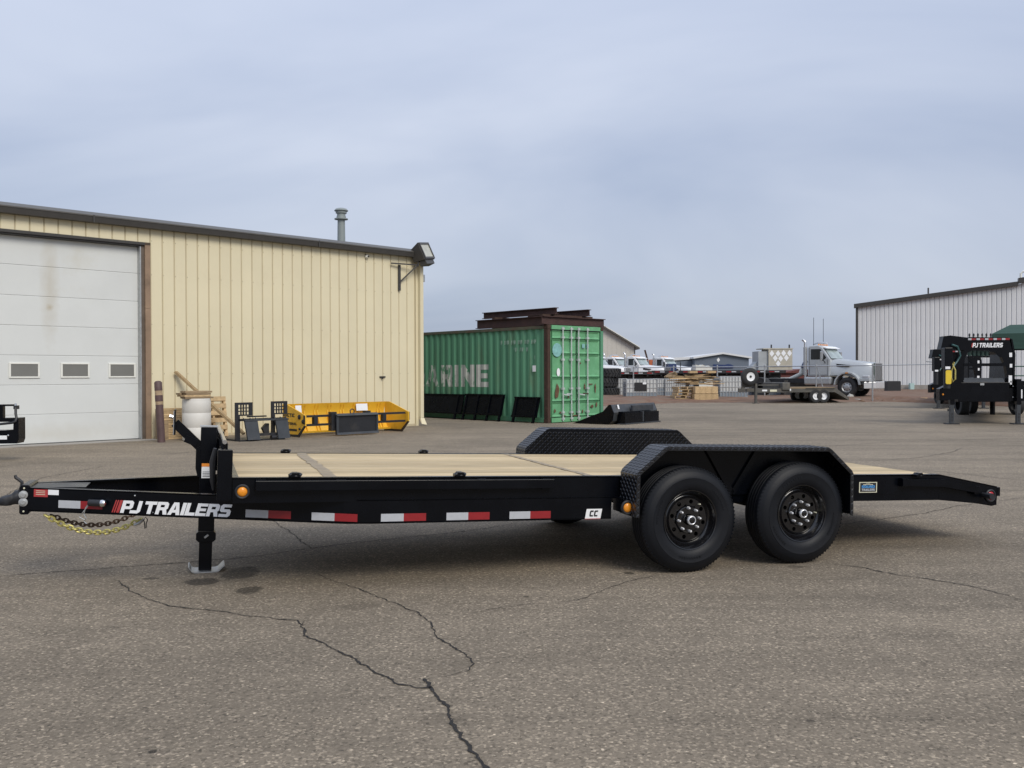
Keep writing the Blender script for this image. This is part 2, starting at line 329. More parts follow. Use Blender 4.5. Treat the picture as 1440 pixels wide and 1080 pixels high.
# dirt lot behind the paving: a low uneven bank
ed = [Vector((-90, 60, 0)), Vector((edge[0].x - 4, 52, 0))] + edge + [Vector((90, edge[-1].y - 4, 0))]
def along(poly, n):
    Ls = [0]
    for a, b in zip(poly, poly[1:]): Ls.append(Ls[-1] + (b - a).length)
    res = []
    for i in range(n):
        d = Ls[-1] * i / (n - 1); k = max(j for j in range(len(Ls)) if Ls[j] <= d + 1e-9); k = min(k, len(poly) - 2)
        res.append(poly[k].lerp(poly[k + 1], (d - Ls[k]) / max(1e-9, Ls[k + 1] - Ls[k])))
    return res
cols = along(ed, 260); rows = [-.25, 0, .25, .6, 1, 1.6, 2.4, 3.5, 5, 7, 10, 15, 22, 32, 50, 80]
dm = MB(); rr = random.Random(3); vs = []
for j, d in enumerate(rows):
    for i, p in enumerate(cols):
        h = -.04 if j == 0 else (.0 + .17 * min(1, d / 3.0) + rr.uniform(-.035, .05) * (1 if d < 9 else .3))
        if 0 < d < 2.5: h += .07 * max(0, sin(i * .37) + sin(i * .91 + 1)) * rr.random()
        vs.append((p.x, p.y + d + (rr.uniform(-.12, .12) if j == 0 else 0), h))
nc = len(cols)
fs = [(j * nc + i, j * nc + i + 1, (j + 1) * nc + i + 1, (j + 1) * nc + i) for j in range(len(rows) - 1) for i in range(nc - 1)]
dm.add(vs, fs); struct(dm.build('dirt_lot', M_dirt, smooth=50))

def crack(points, wid, z=.004, seed=1, taper=(True, True)):
    r = random.Random(seed); P = [G(x, y) for x, y in points]; fine = []
    for a, b in zip(P, P[1:]):
        n = max(2, int((b - a).length / .02))
        for i in range(n): fine.append(a.lerp(b, i / n))
    fine.append(P[-1]); L_, R_ = [], []; off = 0; ww = 1; m = len(fine)
    for i, p in enumerate(fine):
        d = (fine[min(i + 2, m - 1)] - fine[max(0, i - 2)]); d.normalize(); n = Vector((-d.y, d.x, 0))
        off = off * .82 + r.uniform(-1, 1) * .0085; ww = ww * .75 + r.uniform(.1, 1.7) * .25
        k0 = min(1, .15 + i / 12) if taper[0] else 1; k1 = min(1, .15 + (m - 1 - i) / 12) if taper[1] else 1
        w = .8 * wid * ww * r.uniform(.7, 1.3) * k0 * k1
        L_.append(p + n * (off + w / 2 + r.uniform(-.25, .25) * w)); R_.append(p + n * (off - w / 2 + r.uniform(-.25, .25) * w))
    b = MB(); b.add([(v.x, v.y, z) for v in L_ + R_], [(i, i + 1, m + i + 1, m + i) for i in range(m - 1)])
    # crumbled grit along the lips
    g = MB()
    for i in range(m):
        if r.random() < .5 and wid > .009:
            for sd, lip in ((1, L_), (-1, R_)):
                c = lip[i] + Vector((r.uniform(-.6, .6) * wid, r.uniform(-.6, .6) * wid, 0)); q = r.uniform(.0015, .004)
                g.add([(c.x + q, c.y, .001), (c.x - q * .5, c.y + q, .001), (c.x - q * .6, c.y - q, .001), (c.x, c.y, z + q * .6)], [(0, 1, 3), (1, 2, 3), (2, 0, 3)])
    o = b.build('crack', M_crack, asphalt); o['kind'] = 'stuff'
    if g.v: go_ = g.build('crack_crumbs', M_crackfill, asphalt); go_['kind'] = 'stuff'
    return o
crack([(162, 816), (185, 832), (215, 845), (243, 852), (300, 859), (350, 866), (414, 874), (428, 880)], .011, seed=2, taper=(True, False))
crack([(430, 873), (424, 882), (430, 894), (445, 902), (482, 920), (520, 940), (556, 960), (585, 968), (606, 966)], .014, seed=3, taper=(True, False))
crack([(598, 955), (603, 963), (615, 976), (632, 992), (638, 1002), (640, 1018), (650, 1035), (658, 1050), (672, 1066), (692, 1082)], .018, seed=4, taper=(False, False))
crack([(600, 957), (625, 953), (645, 949), (660, 944), (666, 934), (655, 920), (630, 905), (610, 893), (606, 878), (590, 862), (540, 842), (510, 832), (470, 818), (440, 806)], .010, seed=5)
crack([(0, 811), (60, 806), (140, 800), (220, 794), (300, 788), (370, 782), (420, 773), (480, 766), (560, 757), (640, 749), (690, 742), (730, 736)], .013, seed=6)
crack([(1165, 792), (1210, 798), (1250, 806), (1300, 814), (1365, 824), (1400, 834), (1440, 844)], .016, seed=7)
crack([(780, 848), (820, 842), (860, 826), (900, 815), (930, 808)], .008, seed=8)
crack([(640, 868), (700, 855), (780, 848)], .006, seed=18)
crack([(1140, 742), (1230, 732), (1300, 722), (1345, 712), (1440, 700)], .012, seed=9)
crack([(1230, 648), (1290, 644), (1340, 636), (1352, 630)], .014, seed=10)
crack([(1250, 660), (1330, 664), (1440, 676)], .016, seed=11)
crack([(0, 700), (20, 690), (60, 672), (150, 655)], .012, seed=12)
crack([(320, 706), (360, 712), (372, 726), (410, 750), (440, 772)], .010, seed=14)
crack([(1060, 708), (1180, 700), (1440, 690)], .010, seed=15)
crack([(220, 640), (300, 633), (420, 628), (560, 622)], .03, seed=16)
crack([(980, 640), (1100, 632), (1250, 622), (1440, 616)], .02, seed=17)
# loose grit on the paving
gr_ = MB(); rq = random.Random(77)
for i in range(5200):
    d = 2.2 + 9.5 * rq.random() ** 1.6; x_ = d * rq.uniform(-.62, .62); q = rq.uniform(.0015, .0042) * (1.8 if rq.random() < .05 else 1)
    a = rq.uniform(0, 6.28); e = rq.uniform(.6, 1.4)
    v = [(x_ + q * e * cos(a + k * 2.09), d + q * sin(a + k * 2.09), .0005) for k in range(3)] + [(x_ + q * .3 * cos(a), d, q * rq.uniform(.7, 1.2))]
    gr_.add(v, [(0, 1, 3), (1, 2, 3), (2, 0, 3)])
go = gr_.build('loose_grit', mat('pale_grit', (.3, .265, .21), rough=.9, var=.5, scale=9), asphalt); go['kind'] = 'stuff'

# ================================================================== TAN METAL BUILDING
WA = radians(44.0); P1 = G(198, 618.5)
M_tan = mat('tan_painted_siding', (.655, .588, .405), rough=.5, var=.05, scale=.8, dirt=(.57, .49, .33), dirtamt=.1, dscale=.7, rnd=.02)
M_tandark = mat('tan_siding_recess', (.46, .395, .26), rough=.7, var=.1)  # darker tan, groove shade put into the colour; also used for base trim
M_bronze = mat('dark_bronze_trim', (.045, .042, .038), rough=.4, var=.12)
M_bronze2 = mat('bronze_flashing', (.085, .08, .07), rough=.4, var=.12)
M_jamb = mat('brown_jamb', (.25, .17, .11), rough=.6, var=.2, scale=3, dirt=(.12, .08, .05), dirtamt=.3)
M_jambd = mat('dark_brown_jamb', (.11, .085, .065), rough=.6, var=.25, scale=3)
M_door = mat('grey_white_door_panel', (.60, .615, .595), rough=.5, var=.04, scale=1.2, dirt=(.48, .44, .33), dirtamt=.16, dscale=.55, rnd=.012)
M_doorjoint = mat('door_joint', (.42, .42, .4), rough=.7, var=.1)
M_frame = mat('off_white_frame', (.72, .72, .66), rough=.5, var=.04)
M_pane = mat('frosted_grey_glass', (.17, .17, .155), rough=.18, var=.08, scale=2)
M_conc = mat('concrete', (.3, .28, .25), rough=.9, var=.2, scale=3, bump=.2)
bld = thing('metal_building', 'tan ribbed metal building with tall white sectional garage door', 'building', P1, WA)
EV = 4.68; XC = 7.76; PW = .2745
MW = Matrix.Translation(P1) @ Matrix.Rotation(WA, 4, 'Z'); MWI = MW.inverted()
def wall_pt(px, py, y):        # point of a sight line on a plane parallel to the wall
    C = MWI @ Vector((0, 0, CH)); d = MWI.to_3x3() @ ray(px, py); return C + d * ((y - C.y) / d.y)
core = MB()
core.box(.2, XC - .03, .02, 14, 0, EV); core.box(-4.55, .2, .02, .3, 4.33, EV); core.box(-12, -4.55, .02, 14, 0, EV)
core.box(-4.55, .2, .55, .7, 0, 4.4)
core.build('wall_core', M_tandark, bld)
def strip(x0, z0, z1, w=PW, name='wall_panel'):
    b = MB(); g = .009; c = .012
    b.prism_z([(x0 + g, .019), (x0 + w - g, .019), (x0 + w - g, .012), (x0 + w - g - c, 0), (x0 + g + c, 0), (x0 + g, .012)], z0, z1)
    o = b.build(name, M_tan, bld); return o
x = .24; k = 0
while x + PW < XC - .02: strip(x, .06, EV - .01); x += PW
strip(x, .06, EV - .01, XC - .02 - x)
x = .24 - PW
while x > -4.7: strip(x, 4.36, EV - .01); x -= PW
x0 = x + PW
for i in range(12): strip(x0 - PW * (i + 1), .06, EV - .01)
MB().box(.24, XC, -.004, .04, 0, .06).build('base_trim', M_tandark, bld)
# fixing screws along the panel joints (too small to count)
sb = MB(); xx_ = .24
while xx_ < XC - .1:
    for zz_ in (.35, 1.45, 2.55, 3.65, 4.4): sb.box(xx_ + .02, xx_ + .03, -.006, .0, zz_, zz_ + .012)
    xx_ += PW
so_ = sb.build('screws', M_jambd, bld); so_['kind'] = 'stuff'
# door
ZJ = [0.02, .62, 1.23, 1.84, 2.45, 3.06, 3.68, 4.27]
# rusty drip streak down the door panels
t_ = M_door.node_tree; L_ = t_.links.new; bs_ = t_.nodes['Principled BSDF']; sx0 = wall_pt(70, 430, .165).x; sz0 = wall_pt(68, 432, .165).z
tc_ = t_.nodes.new('ShaderNodeTexCoord')
def sblob(cx, cz, rx, rz, lo, hi):
    q = t_.nodes.new('ShaderNodeMapping'); q.inputs['Location'].default_value = (-cx / rx, 0, -cz / rz); q.inputs['Scale'].default_value = (1 / rx, 0, 1 / rz); L_(tc_.outputs['Object'], q.inputs[0])
    ln = t_.nodes.new('ShaderNodeVectorMath'); ln.operation = 'LENGTH'; L_(q.outputs[0], ln.inputs[0])
    nn = t_.nodes.new('ShaderNodeTexNoise'); nn.inputs['Scale'].default_value = 6; L_(tc_.outputs['Object'], nn.inputs[0])
    ad = t_.nodes.new('ShaderNodeMath'); ad.operation = 'MULTIPLY_ADD'; ad.inputs[1].default_value = .7; L_(nn.outputs['Fac'], ad.inputs[0]); L_(ln.outputs['Value'], ad.inputs[2])
    mr_ = t_.nodes.new('ShaderNodeMapRange'); mr_.inputs[1].default_value = .4; mr_.inputs[2].default_value = 1.35; mr_.inputs[3].default_value = hi; mr_.inputs[4].default_value = lo; L_(ad.outputs[0], mr_.inputs[0])
    src = bs_.inputs['Base Color'].links[0].from_socket; mi = t_.nodes.new('ShaderNodeMixRGB'); mi.inputs[2].default_value = (.36, .29, .17, 1); L_(mr_.outputs[0], mi.inputs[0]); L_(src, mi.inputs[1]); L_(mi.outputs[0], bs_.inputs['Base Color'])
sblob(sx0, 3.3, .22, 1.5, 0, .34); sblob(sx0, sz0, .09, .09, 0, .6); sblob(sx0 + .1, .2, 1.6, .28, 0, .22)
for a, b_ in zip(ZJ, ZJ[1:]):
    b = MB(); b.prism_x([(.20, a + .0012), (.20, b_ - .0012), (.172, b_ - .0012), (.165, b_ - .010), (.165, a + .010), (.172, a + .0012)], -4.25, .02); b.build('door_panel', M_door, bld)
MB().box(-4.25, .02, .2, .24, .02, 4.27).build('door_backing', M_doorjoint, bld)
wx = [wall_pt(q, 519, .15).x for q in (172, 106, 34.5)]; wx.append(2 * wx[2] - wx[1])
for xc in wx:
    b = MB()
    for q in ((-.29, .29, 1.375, 1.405), (-.29, .29, 1.66, 1.69)): b.box(xc + q[0], xc + q[1], .14, .17, q[2], q[3])
    for q in ((-.29, -.255), (.255, .29)): b.box(xc + q[0], xc + q[1], .14, .17, 1.405, 1.66)
    w = b.build('door_window', M_frame, bld, bevel=.004)
    MB().box(xc - .256, xc + .256, .15, .163, 1.404, 1.661).build('pane', M_pane, w)
MB().box(-4.25, .02, .15, .21, 0.0, .02).build('door_seal', M_blackprint, bld)
b = MB(); b.box(.022, .045, .03, .2, 0, 4.3); b.build('door_track', M_zinc, bld)
b = MB(); b.box(.045, .115, .03, .54, 0, 4.34); b.build('door_jamb', M_jambd, bld)
b = MB(); b.box(.115, .235, -.02, .54, 0, 2.9); b.box(.115, .235, -.02, .54, 2.905, 4.36); b.build('jamb_trim', M_jamb, bld)
b = MB(); b.box(-4.7, .235, -.02, .2, 4.30, 4.36); b.box(-4.5, .045, .03, .2, 4.27, 4.3); b.build('door_header', M_bronze, bld)
MB().box(-4.6, .4, -.35, .16, -.1, .012).build('door_sill', M_conc, bld)
# eave
b = MB(); b.prism_x([(-.02, EV - .02), (-.17, EV - .02), (-.19, EV + .10), (-.02, EV + .10)], -12, XC + .12); b.build('gutter', M_bronze, bld)
b = MB(); b.prism_x([(-.20, EV + .10), (-.02, EV + .10), (.25, EV + .20), (.25, EV + .24), (-.05, EV + .21), (-.20, EV + .125)], -12, XC + .14); b.build('eave_flashing', M_bronze2, bld)
b = MB(); b.prism_x([(.25, EV + .2), (7.5, EV + .75), (14, EV + .2), (14, EV + .1), (.25, EV + .1)], -12, XC); b.build('roof', M_bronze2, bld)
for xs in (-1.05, 4.45): MB().box(xs, xs + .03, -.205, -.18, EV - .03, EV + .13).build('gutter_joint', M_bronze, bld)
b = MB(); b.box(XC - .10, XC, -.03, .05, 0, EV); b.build('corner_trim', M_tan, bld)
b = MB(); b.cbox(XC - .02, XC + .09, -.13, -.035, .22, EV - .02, .01); b.build('downspout', M_tan, bld)
b = MB(); b.add([(XC - .02, -.13, .22), (XC + .10, -.14, .21), (XC + .10, -.04, .22), (XC - .02, -.04, .22), (XC - .04, -.2, .06), (XC + .11, -.24, .03), (XC + .12, -.1, .1), (XC + .0, -.1, .12)], [(0, 1, 5, 4), (1, 2, 6, 5), (2, 3, 7, 6), (3, 0, 4, 7)]); b.build('downspout_foot', M_tan, bld)
# roof vent
vp = D(480, 333, 25.4)
vent = thing('roof_vent', 'round grey vent pipe with rain cap rising above the tan roof', 'vent pipe', (vp.x, vp.y, 4.85))
M_vent = mat('painted_grey_pipe', (.22, .25, .245), rough=.5, var=.1)
b = MB(); b.lathe([(.115, -.25), (.10, .86)], 20, 'Z'); b.build('pipe', M_vent, vent, smooth=30)
b = MB(); b.lathe([(.02, .80), (.185, .83), (.185, .855), (.13, .86), (.125, .92), (.02, .92)], 24, 'Z'); b.build('collar', M_vent, vent, smooth=30)
b = MB(); b.lathe([(.115, .92), (.115, .99), (.15, 1.0), (.15, 1.055), (.185, 1.06), (.19, 1.075), (.15, 1.12), (.07, 1.145), (.001, 1.15)], 24, 'Z'); b.build('rain_cap', M_vent, vent, smooth=30)
# flood light on bracket
fl = thing('flood_light', 'large dark flood light on a steel bracket at the building corner', 'flood light', MW @ Vector((XC - 7.42, 0, 0)), WA)
M_glassl = mat('lamp_glass', (.42, .42, .36), rough=.12, var=.25, scale=5)
b = MB(); b.box(6.72, 6.79, -.05, -.012, 3.72, 4.42); b.beam((6.45, -.07, 4.44), (7.25, -.22, 4.44), .035, .035); b.beam((6.76, -.04, 3.95), (7.22, -.22, 4.42), .04, .035); b.tube([(7.24, -.24, 4.40), (7.24, -.24, 4.62)], .03)
b.build('bracket', M_bronze, fl)
Mh = Matrix.Translation((7.46, -.32, 4.83)) @ Matrix.Scale(1.12, 4) @ Matrix.Rotation(radians(22), 4, 'Z') @ Matrix.Rotation(radians(-22), 4, 'X') @ Matrix.Rotation(radians(-8), 4, 'Y')
b = MB(); b.add([(-.26, 0, -.22), (.30, 0, -.22), (.30, 0, .24), (-.26, 0, .24), (-.2, .34, -.15), (.2, .34, -.15), (.2, .34, .15), (-.2, .34, .15)], [(0, 1, 2, 3), (4, 7, 6, 5), (0, 4, 5, 1), (1, 5, 6, 2), (2, 6, 7, 3), (3, 7, 4, 0)], Mh); b.build('housing', M_bronze, fl, bevel=.012)
b = MB(); b.box(-.24, .28, -.03, 0.0, -.205, -.155, Mh); b.box(-.24, .28, -.03, 0.0, .175, .225, Mh); b.box(-.24, -.20, -.03, 0.0, -.155, .175, Mh); b.box(.24, .28, -.03, 0.0, -.155, .175, Mh); b.build('bezel', M_bronze, fl)
b = MB(); b.box(-.2, .24, -.012, -.002, -.155, .175, Mh); b.build('lens', M_glassl, fl)
b = MB(); b.box(-.2, .24, .02, .2, -.32, -.2, Mh); b.build('ballast_box', M_bronze, fl)
b = MB(); b.lathe([(.055, .0), (.05, -.05), (.03, -.085), (.001, -.1)], 16, 'Y'); sc = b.build('security_camera', M_frame, None, smooth=40)
sc.location = MW @ Vector((wall_pt(515, 361, 0).x, -.004, wall_pt(515, 361, 0).z)); sc.rotation_euler = (0, 0, WA)
tag(sc, 'small white dome security camera under the tan building eave', 'camera')
b = MB(); b.lathe([(.026, -.09), (.02, -.108), (.001, -.112)], 12, 'Y'); b.build('camera_lens', M_blackprint, sc, smooth=40)
b = MB(); b.box(0, .14, -.05, .03, 0, .2); jb = b.build('junction_box', M_zinc, None, bevel=.01)
jb.location = (Matrix.Translation(P1) @ Matrix.Rotation(WA, 4, 'Z')) @ Vector((XC + .09, .02, 4.02)); jb.rotation_euler = (0, 0, WA); tag(jb, 'small grey junction box beside the building corner', 'box')

# ================================================================== SHIPPING CONTAINER
CA = radians(43.5); CP = G(770.5, 595.5)
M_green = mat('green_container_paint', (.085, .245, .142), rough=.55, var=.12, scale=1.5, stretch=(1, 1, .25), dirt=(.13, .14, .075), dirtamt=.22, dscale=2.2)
M_greend = mat('pale_green_doors', (.125, .345, .17), rough=.6, var=.16, scale=2.5, dirt=(.2, .41, .25), dirtamt=.3)  # door end in a paler green than the side walls
M_rust = mat('rusted_steel', (.05, .027, .017), rough=.85, var=.4, scale=8, dirt=(.05, .022, .013), dirtamt=.4, bump=.3, bscale=40)
M_rustred = mat('red_oxide_primer', (.055, .026, .022), rough=.7, var=.3, scale=4, dirt=(.035, .018, .014), dirtamt=.3)
con = thing('shipping_container', 'green corrugated shipping container with rusty corner post and lock rods', 'container', CP, CA)
CL, CW, CHH = 12.19, 2.44, 2.86
# corrugated side (x = 0 plane); profile points along y
def corr(y0, y1, period=.29, depth=.045):
    pts_ = []; y = y0
    while y < y1 - .02:
        for a, d in ((0, 0), (.30, 0), (.5, depth), (.80, depth)):
            if y + a * period < y1: pts_.append((y + a * period, d))
        y += period
    pts_.append((y1, 0)); return pts_
prof = corr(.16, CL - .16)
b = MB(); n = len(prof)
b.add([(.02 + d, y, .16) for y, d in prof] + [(.02 + d, y, CHH - .12) for y, d in prof], [(i, i + 1, n + i + 1, n + i) for i in range(n - 1)])
b.build('side_wall', M_green, con)
prof2 = [(y, d) for y, d in prof]
b = MB(); b.add([(CW - .02 - d, y, .16) for y, d in prof] + [(CW - .02 - d, y, CHH - .12) for y, d in prof], [(i, i + 1, n + i + 1, n + i) for i in range(n - 1)]); b.build('side_wall', M_green, con)
MB().box(.1, CW - .1, CL - .08, CL - .04, .1, CHH - .1).build('end_wall', M_green, con)
M_roofrust = mat('rusty_roof_edge', (.085, .095, .06), rough=.8, var=.5, scale=5, dirt=(.1, .06, .035), dirtamt=.6)
for xx in (0, CW - .08):
    MB().box(xx, xx + .08, .16, CL - .16, CHH - .12, CHH - .04).build('top_rail', M_roofrust, con)
    MB().box(xx, xx + .08, .16, CL - .16, .02, .16).build('bottom_rail', M_green, con)
b = MB(); b.box(.05, CW - .05, .1, CL - .1, CHH - .06, CHH - .03); b.build('roof', M_roofrust, con)
for (xa, xb) in ((0, .12), (CW - .12, CW)):
    b = MB(); b.box(xa, xb, 0, .16, .12, CHH - .12); b.build('corner_post', M_rust if xa == 0 else M_green, con, bevel=.01)
    for za in (0, CHH - .12): MB().box(xa - .004, xb + .004, -.006, .17, za, za + .12).build('corner_casting', M_rust, con, bevel=.008)
    for (ya) in (CL - .16,): MB().box(xa, xb, ya, CL, .0, CHH).build('corner_post', M_rust, con)
MB().box(.17, CW - .12, .005, .12, CHH - .13, CHH - .01).build('door_header', M_greend, con)
MB().box(.17, CW - .12, .005, .12, .02, .15).build('door_sill', M_greend, con)
DX0, DX1, DXM = .19, CW - .13, (.19 + CW - .13) / 2
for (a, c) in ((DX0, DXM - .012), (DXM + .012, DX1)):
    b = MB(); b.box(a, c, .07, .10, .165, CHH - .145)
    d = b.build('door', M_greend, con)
    zz = [.165, .62, 1.33, 2.02, 2.46, CHH - .145]
    for z0, z1 in zip(zz, zz[1:]):
        q = MB(); m_ = .07
        # raised tray: frame border with bevelled recess
        o_ = [(a + .02, z0 + .018), (c - .02, z0 + .018), (c - .02, z1 - .018), (a + .02, z1 - .018)]; i_ = [(a + m_, z0 + m_), (c - m_, z0 + m_), (c - m_, z1 - m_), (a + m_, z1 - m_)]
        vv = [(x_, .03, z_) for x_, z_ in o_] + [(x_, .062, z_) for x_, z_ in i_] + [(x_, .075, z_) for x_, z_ in o_]
        q.add(vv, [(4, 5, 6, 7), (0, 1, 5, 4), (1, 2, 6, 5), (2, 3, 7, 6), (3, 0, 4, 7), (0, 8, 9, 1), (1, 9, 10, 2), (2, 10, 11, 3), (3, 11, 8, 0)]); q.build('door_tray', M_greend, d)
MB().box(DXM - .014, DXM + .014, .05, .09, .165, CHH - .145).build('door_gasket', M_blackprint, con)
MB().box(.175, CW - .125, .035, .065, CHH - .165, CHH - .135).build('door_gasket', M_blackprint, con)
M_rod = mat('galvanised_lock_rod', (.5, .54, .52), rough=.5, metal=.3, var=.2, scale=10)
for i, xx in enumerate((.62, .985, 1.30, 1.70)):
    b = MB(); b.tube([(xx, -.02, .05), (xx, -.02, CHH - .05)], .02, 8); rod = b.build('lock_rod', M_rod, con, smooth=40)
    for z_ in (.12, .3, 1.0, 1.85, 2.5, CHH - .1): MB().box(xx - .05, xx + .05, -.045, .03, z_ - .03, z_ + .03).build('rod_bracket', M_rod, rod)
    b = MB(); b.beam((xx, -.05, .83), (xx + (.24 if i % 2 == 0 else -.24), -.05, .80 + .05 * (i % 2)), .012, .035); b.build('lock_handle', M_rust if i == 3 else M_rod, rod)
# rust blotches, stickers on doors
rr = random.Random(11)
def blotch(x, z, rx, rz, m, y=.026, n=14, name='rust_patch'):
    v = [(x + rx * cos(2 * pi * k / n) * rr.uniform(.6, 1.15), y, z + rz * sin(2 * pi * k / n) * rr.uniform(.6, 1.15)) for k in range(n)]
    MB().add(v, [list(range(n))]).build(name, m, con)
M_rustp = mat('rust_patch', (.12, .065, .035), rough=.9, var=.5, scale=20)
for q in ((.42, .9, .09, .26), (.32, .35, .04, .06), (.55, .3, .05, .03), (1.02, 1.42, .03, .05), (1.42, 1.75, .05, .03), (1.1, .27, .03, .05), (1.52, .3, .03, .06), (1.95, .45, .08, .05), (1.35, .8, .03, .07), (.9, .75, .03, .06), (2.1, 1.0, .03, .14), (2.15, .5, .04, .1), (1.62, 1.05, .03, .1), (.7, .2, .1, .02), (1.9, 1.12, .12, .02), (1.2, .19, .2, .02)): blotch(*q, M_rustp)
M_teal = mat('faded_teal_decal', (.20, .42, .40), rough=.6, var=.25, scale=12)
b = MB(); b.add([(.42 + .2 * cos(2 * pi * k / 28), .024, 2.13 + .2 * sin(2 * pi * k / 28)) for k in range(28)], [list(range(28))]); b.build('round_decal', M_teal, con)
b = MB(); b.add([(.47 + .07 * cos(2 * pi * k / 24), .024, 1.48 + .12 * sin(2 * pi * k / 24)) for k in range(24)], [list(range(24))]); b.build('oval_decal', M_white, con)
b = MB(); b.box(1.5, 1.62, .022, .025, 2.2, 2.33); b.box(1.68, 1.8, .022, .025, 2.2, 2.33); b.build('faded_marking', M_teal, con)
# painted MARINE lettering that follows the corrugations
def corr_depth(y):
    for (a, da), (c, dc) in zip(prof, prof[1:]):
        if a <= y <= c: return da + (dc - da) * (y - a) / max(1e-6, c - a)
    return 0
def worn_white():
    m = mat('worn_white_paint', (.46, .47, .43), rough=.7, var=.15, scale=6)
    t = m.node_tree; L = t.links.new; b_ = t.nodes['Principled BSDF']
    no = t.nodes.new('ShaderNodeTexNoise'); no.inputs['Scale'].default_value = 9; no.inputs['Detail'].default_value = 8; no.inputs['Roughness'].default_value = .7
    tcn = t.nodes.new('ShaderNodeTexCoord'); q = t.nodes.new('ShaderNodeMapping'); q.inputs['Scale'].default_value = (1, 1.6, .45); L(tcn.outputs['Object'], q.inputs[0]); L(q.outputs[0], no.inputs[0])
    sx = t.nodes.new('ShaderNodeSeparateXYZ'); L(tcn.outputs['Object'], sx.inputs[0])
    th = t.nodes.new('ShaderNodeMapRange'); th.inputs[1].default_value = 3.0; th.inputs[2].default_value = 6.2; th.inputs[3].default_value = .36; th.inputs[4].default_value = .56; L(sx.outputs['Y'], th.inputs[0])
    su = t.nodes.new('ShaderNodeMath'); su.operation = 'SUBTRACT'; L(no.outputs['Fac'], su.inputs[0]); L(th.outputs[0], su.inputs[1])
    mr_ = t.nodes.new('ShaderNodeMapRange'); mr_.inputs[1].default_value = -.05; mr_.inputs[2].default_value = .03; L(su.outputs[0], mr_.inputs[0])
    src = b_.inputs['Base Color'].links[0].from_socket; mi = t.nodes.new('ShaderNodeMixRGB'); mi.inputs[1].default_value = (.062, .20, .105, 1)
    L(mr_.outputs[0], mi.inputs[0]); L(src, mi.inputs[2]); L(mi.outputs[0], b_.inputs['Base Color']); return m
M_worn = worn_white()
tr, w = letter_tris('MARINE', .16); LW, LH = 3.9, .70; kx = LW / w; yE, z0L = 2.62, 1.03
def clip(poly, a, lo):
    out_ = []
    for i in range(len(poly)):
        p, q = poly[i - 1], poly[i]; ip = (p[0] >= a) if lo else (p[0] <= a); iq = (q[0] >= a) if lo else (q[0] <= a)
        if ip != iq:
            s_ = (a - p[0]) / (q[0] - p[0]); out_.append((a, p[1] + (q[1] - p[1]) * s_))
        if iq: out_.append(q)
    return out_
b = MB()
for t_ in tr:
    T_ = [(yE + LW - u * kx, z0L + v * LH) for u, v in t_]
    for (a, da), (c, dc) in zip(prof, prof[1:]):
        q = clip(T_, a, True)
        if len(q) > 2: q = clip(q, c, False)
        if len(q) > 2 and max(p[0] for p in q) - min(p[0] for p in q) > 1e-4: b.add([(.016 + corr_depth(p[0]), p[0], p[1]) for p in q], [list(range(len(q)))])
b.build('lettering', M_worn, con)
def small_marks(y, z, n, m=M_worn):
    b = MB(); r = random.Random(int(y * 100))
    for i in range(n):
        yy = y - i * .145; h = .12
        if r.random() < .8: b.box(.005 + corr_depth(yy), .012 + corr_depth(yy), yy - .02, yy + .02 * r.uniform(.2, 1), z, z + h)
        b.box(.005 + corr_depth(yy - .05), .012 + corr_depth(yy - .05), yy - .06, yy - .045, z + .05 * r.random(), z + h)
    o = b.build('container_number', m, con); o['kind'] = 'stuff'; return o
M_mark = mat('faded_white_stencil', (.3, .42, .33), rough=.7, var=.2)
small_marks(2.0, 2.32, 11, M_mark); small_marks(1.5, 2.1, 5, M_mark); small_marks(.62, 1.85, 1, M_mark)
MB().box(.004, .012, .5, .63, 1.5, 1.68).build('white_placard', M_white, con)
# black ramps / panels leaning on the container
def leaning(y0, y1, label, h=.78, nposts=4, name='loading_ramp'):
    o = thing(name, label, 'ramp', CP + Matrix.Rotation(CA, 3, 'Z') @ Vector((-.27, (y0 + y1) / 2, 0)), CA)
    L_ = (y1 - y0) / 2; tl = .2
    def P(y, t): return (tl * t, y, h * t)
    b = MB(); b.add([P(-L_, .22), P(L_, .22), P(L_, 1), P(-L_, 1)] + [(p[0] + .03, p[1], p[2]) for p in (P(-L_, .22), P(L_, .22), P(L_, 1), P(-L_, 1))], [(0, 1, 2, 3), (7, 6, 5, 4), (0, 4, 5, 1), (1, 5, 6, 2), (2, 6, 7, 3), (3, 7, 4, 0)]); b.build('panel', M_black, o)
    for t in (.25, .99):
        b = MB(); b.beam(P(-L_, t), P(L_, t), .06, .05); b.build('rail', M_black, o)
    for i in range(nposts):
        y = -L_ + 2 * L_ * (i + .12) / (nposts - .76) if nposts > 1 else 0
        y = min(y, L_ - .03); b = MB(); b.beam(P(y, .0), P(y, 1.0), .07, .06); b.build('leg', M_black, o)
    return o
leaning(1.75, 3.55, 'long black steel ramp panel leaning on the green container', .80, 4)
leaning(3.62, 6.4, 'black ramp panel leaning behind the building corner by the container', .78, 2)
leaning(.25, 1.3, 'short black framed ramp panel leaning on the green container', .74, 2)
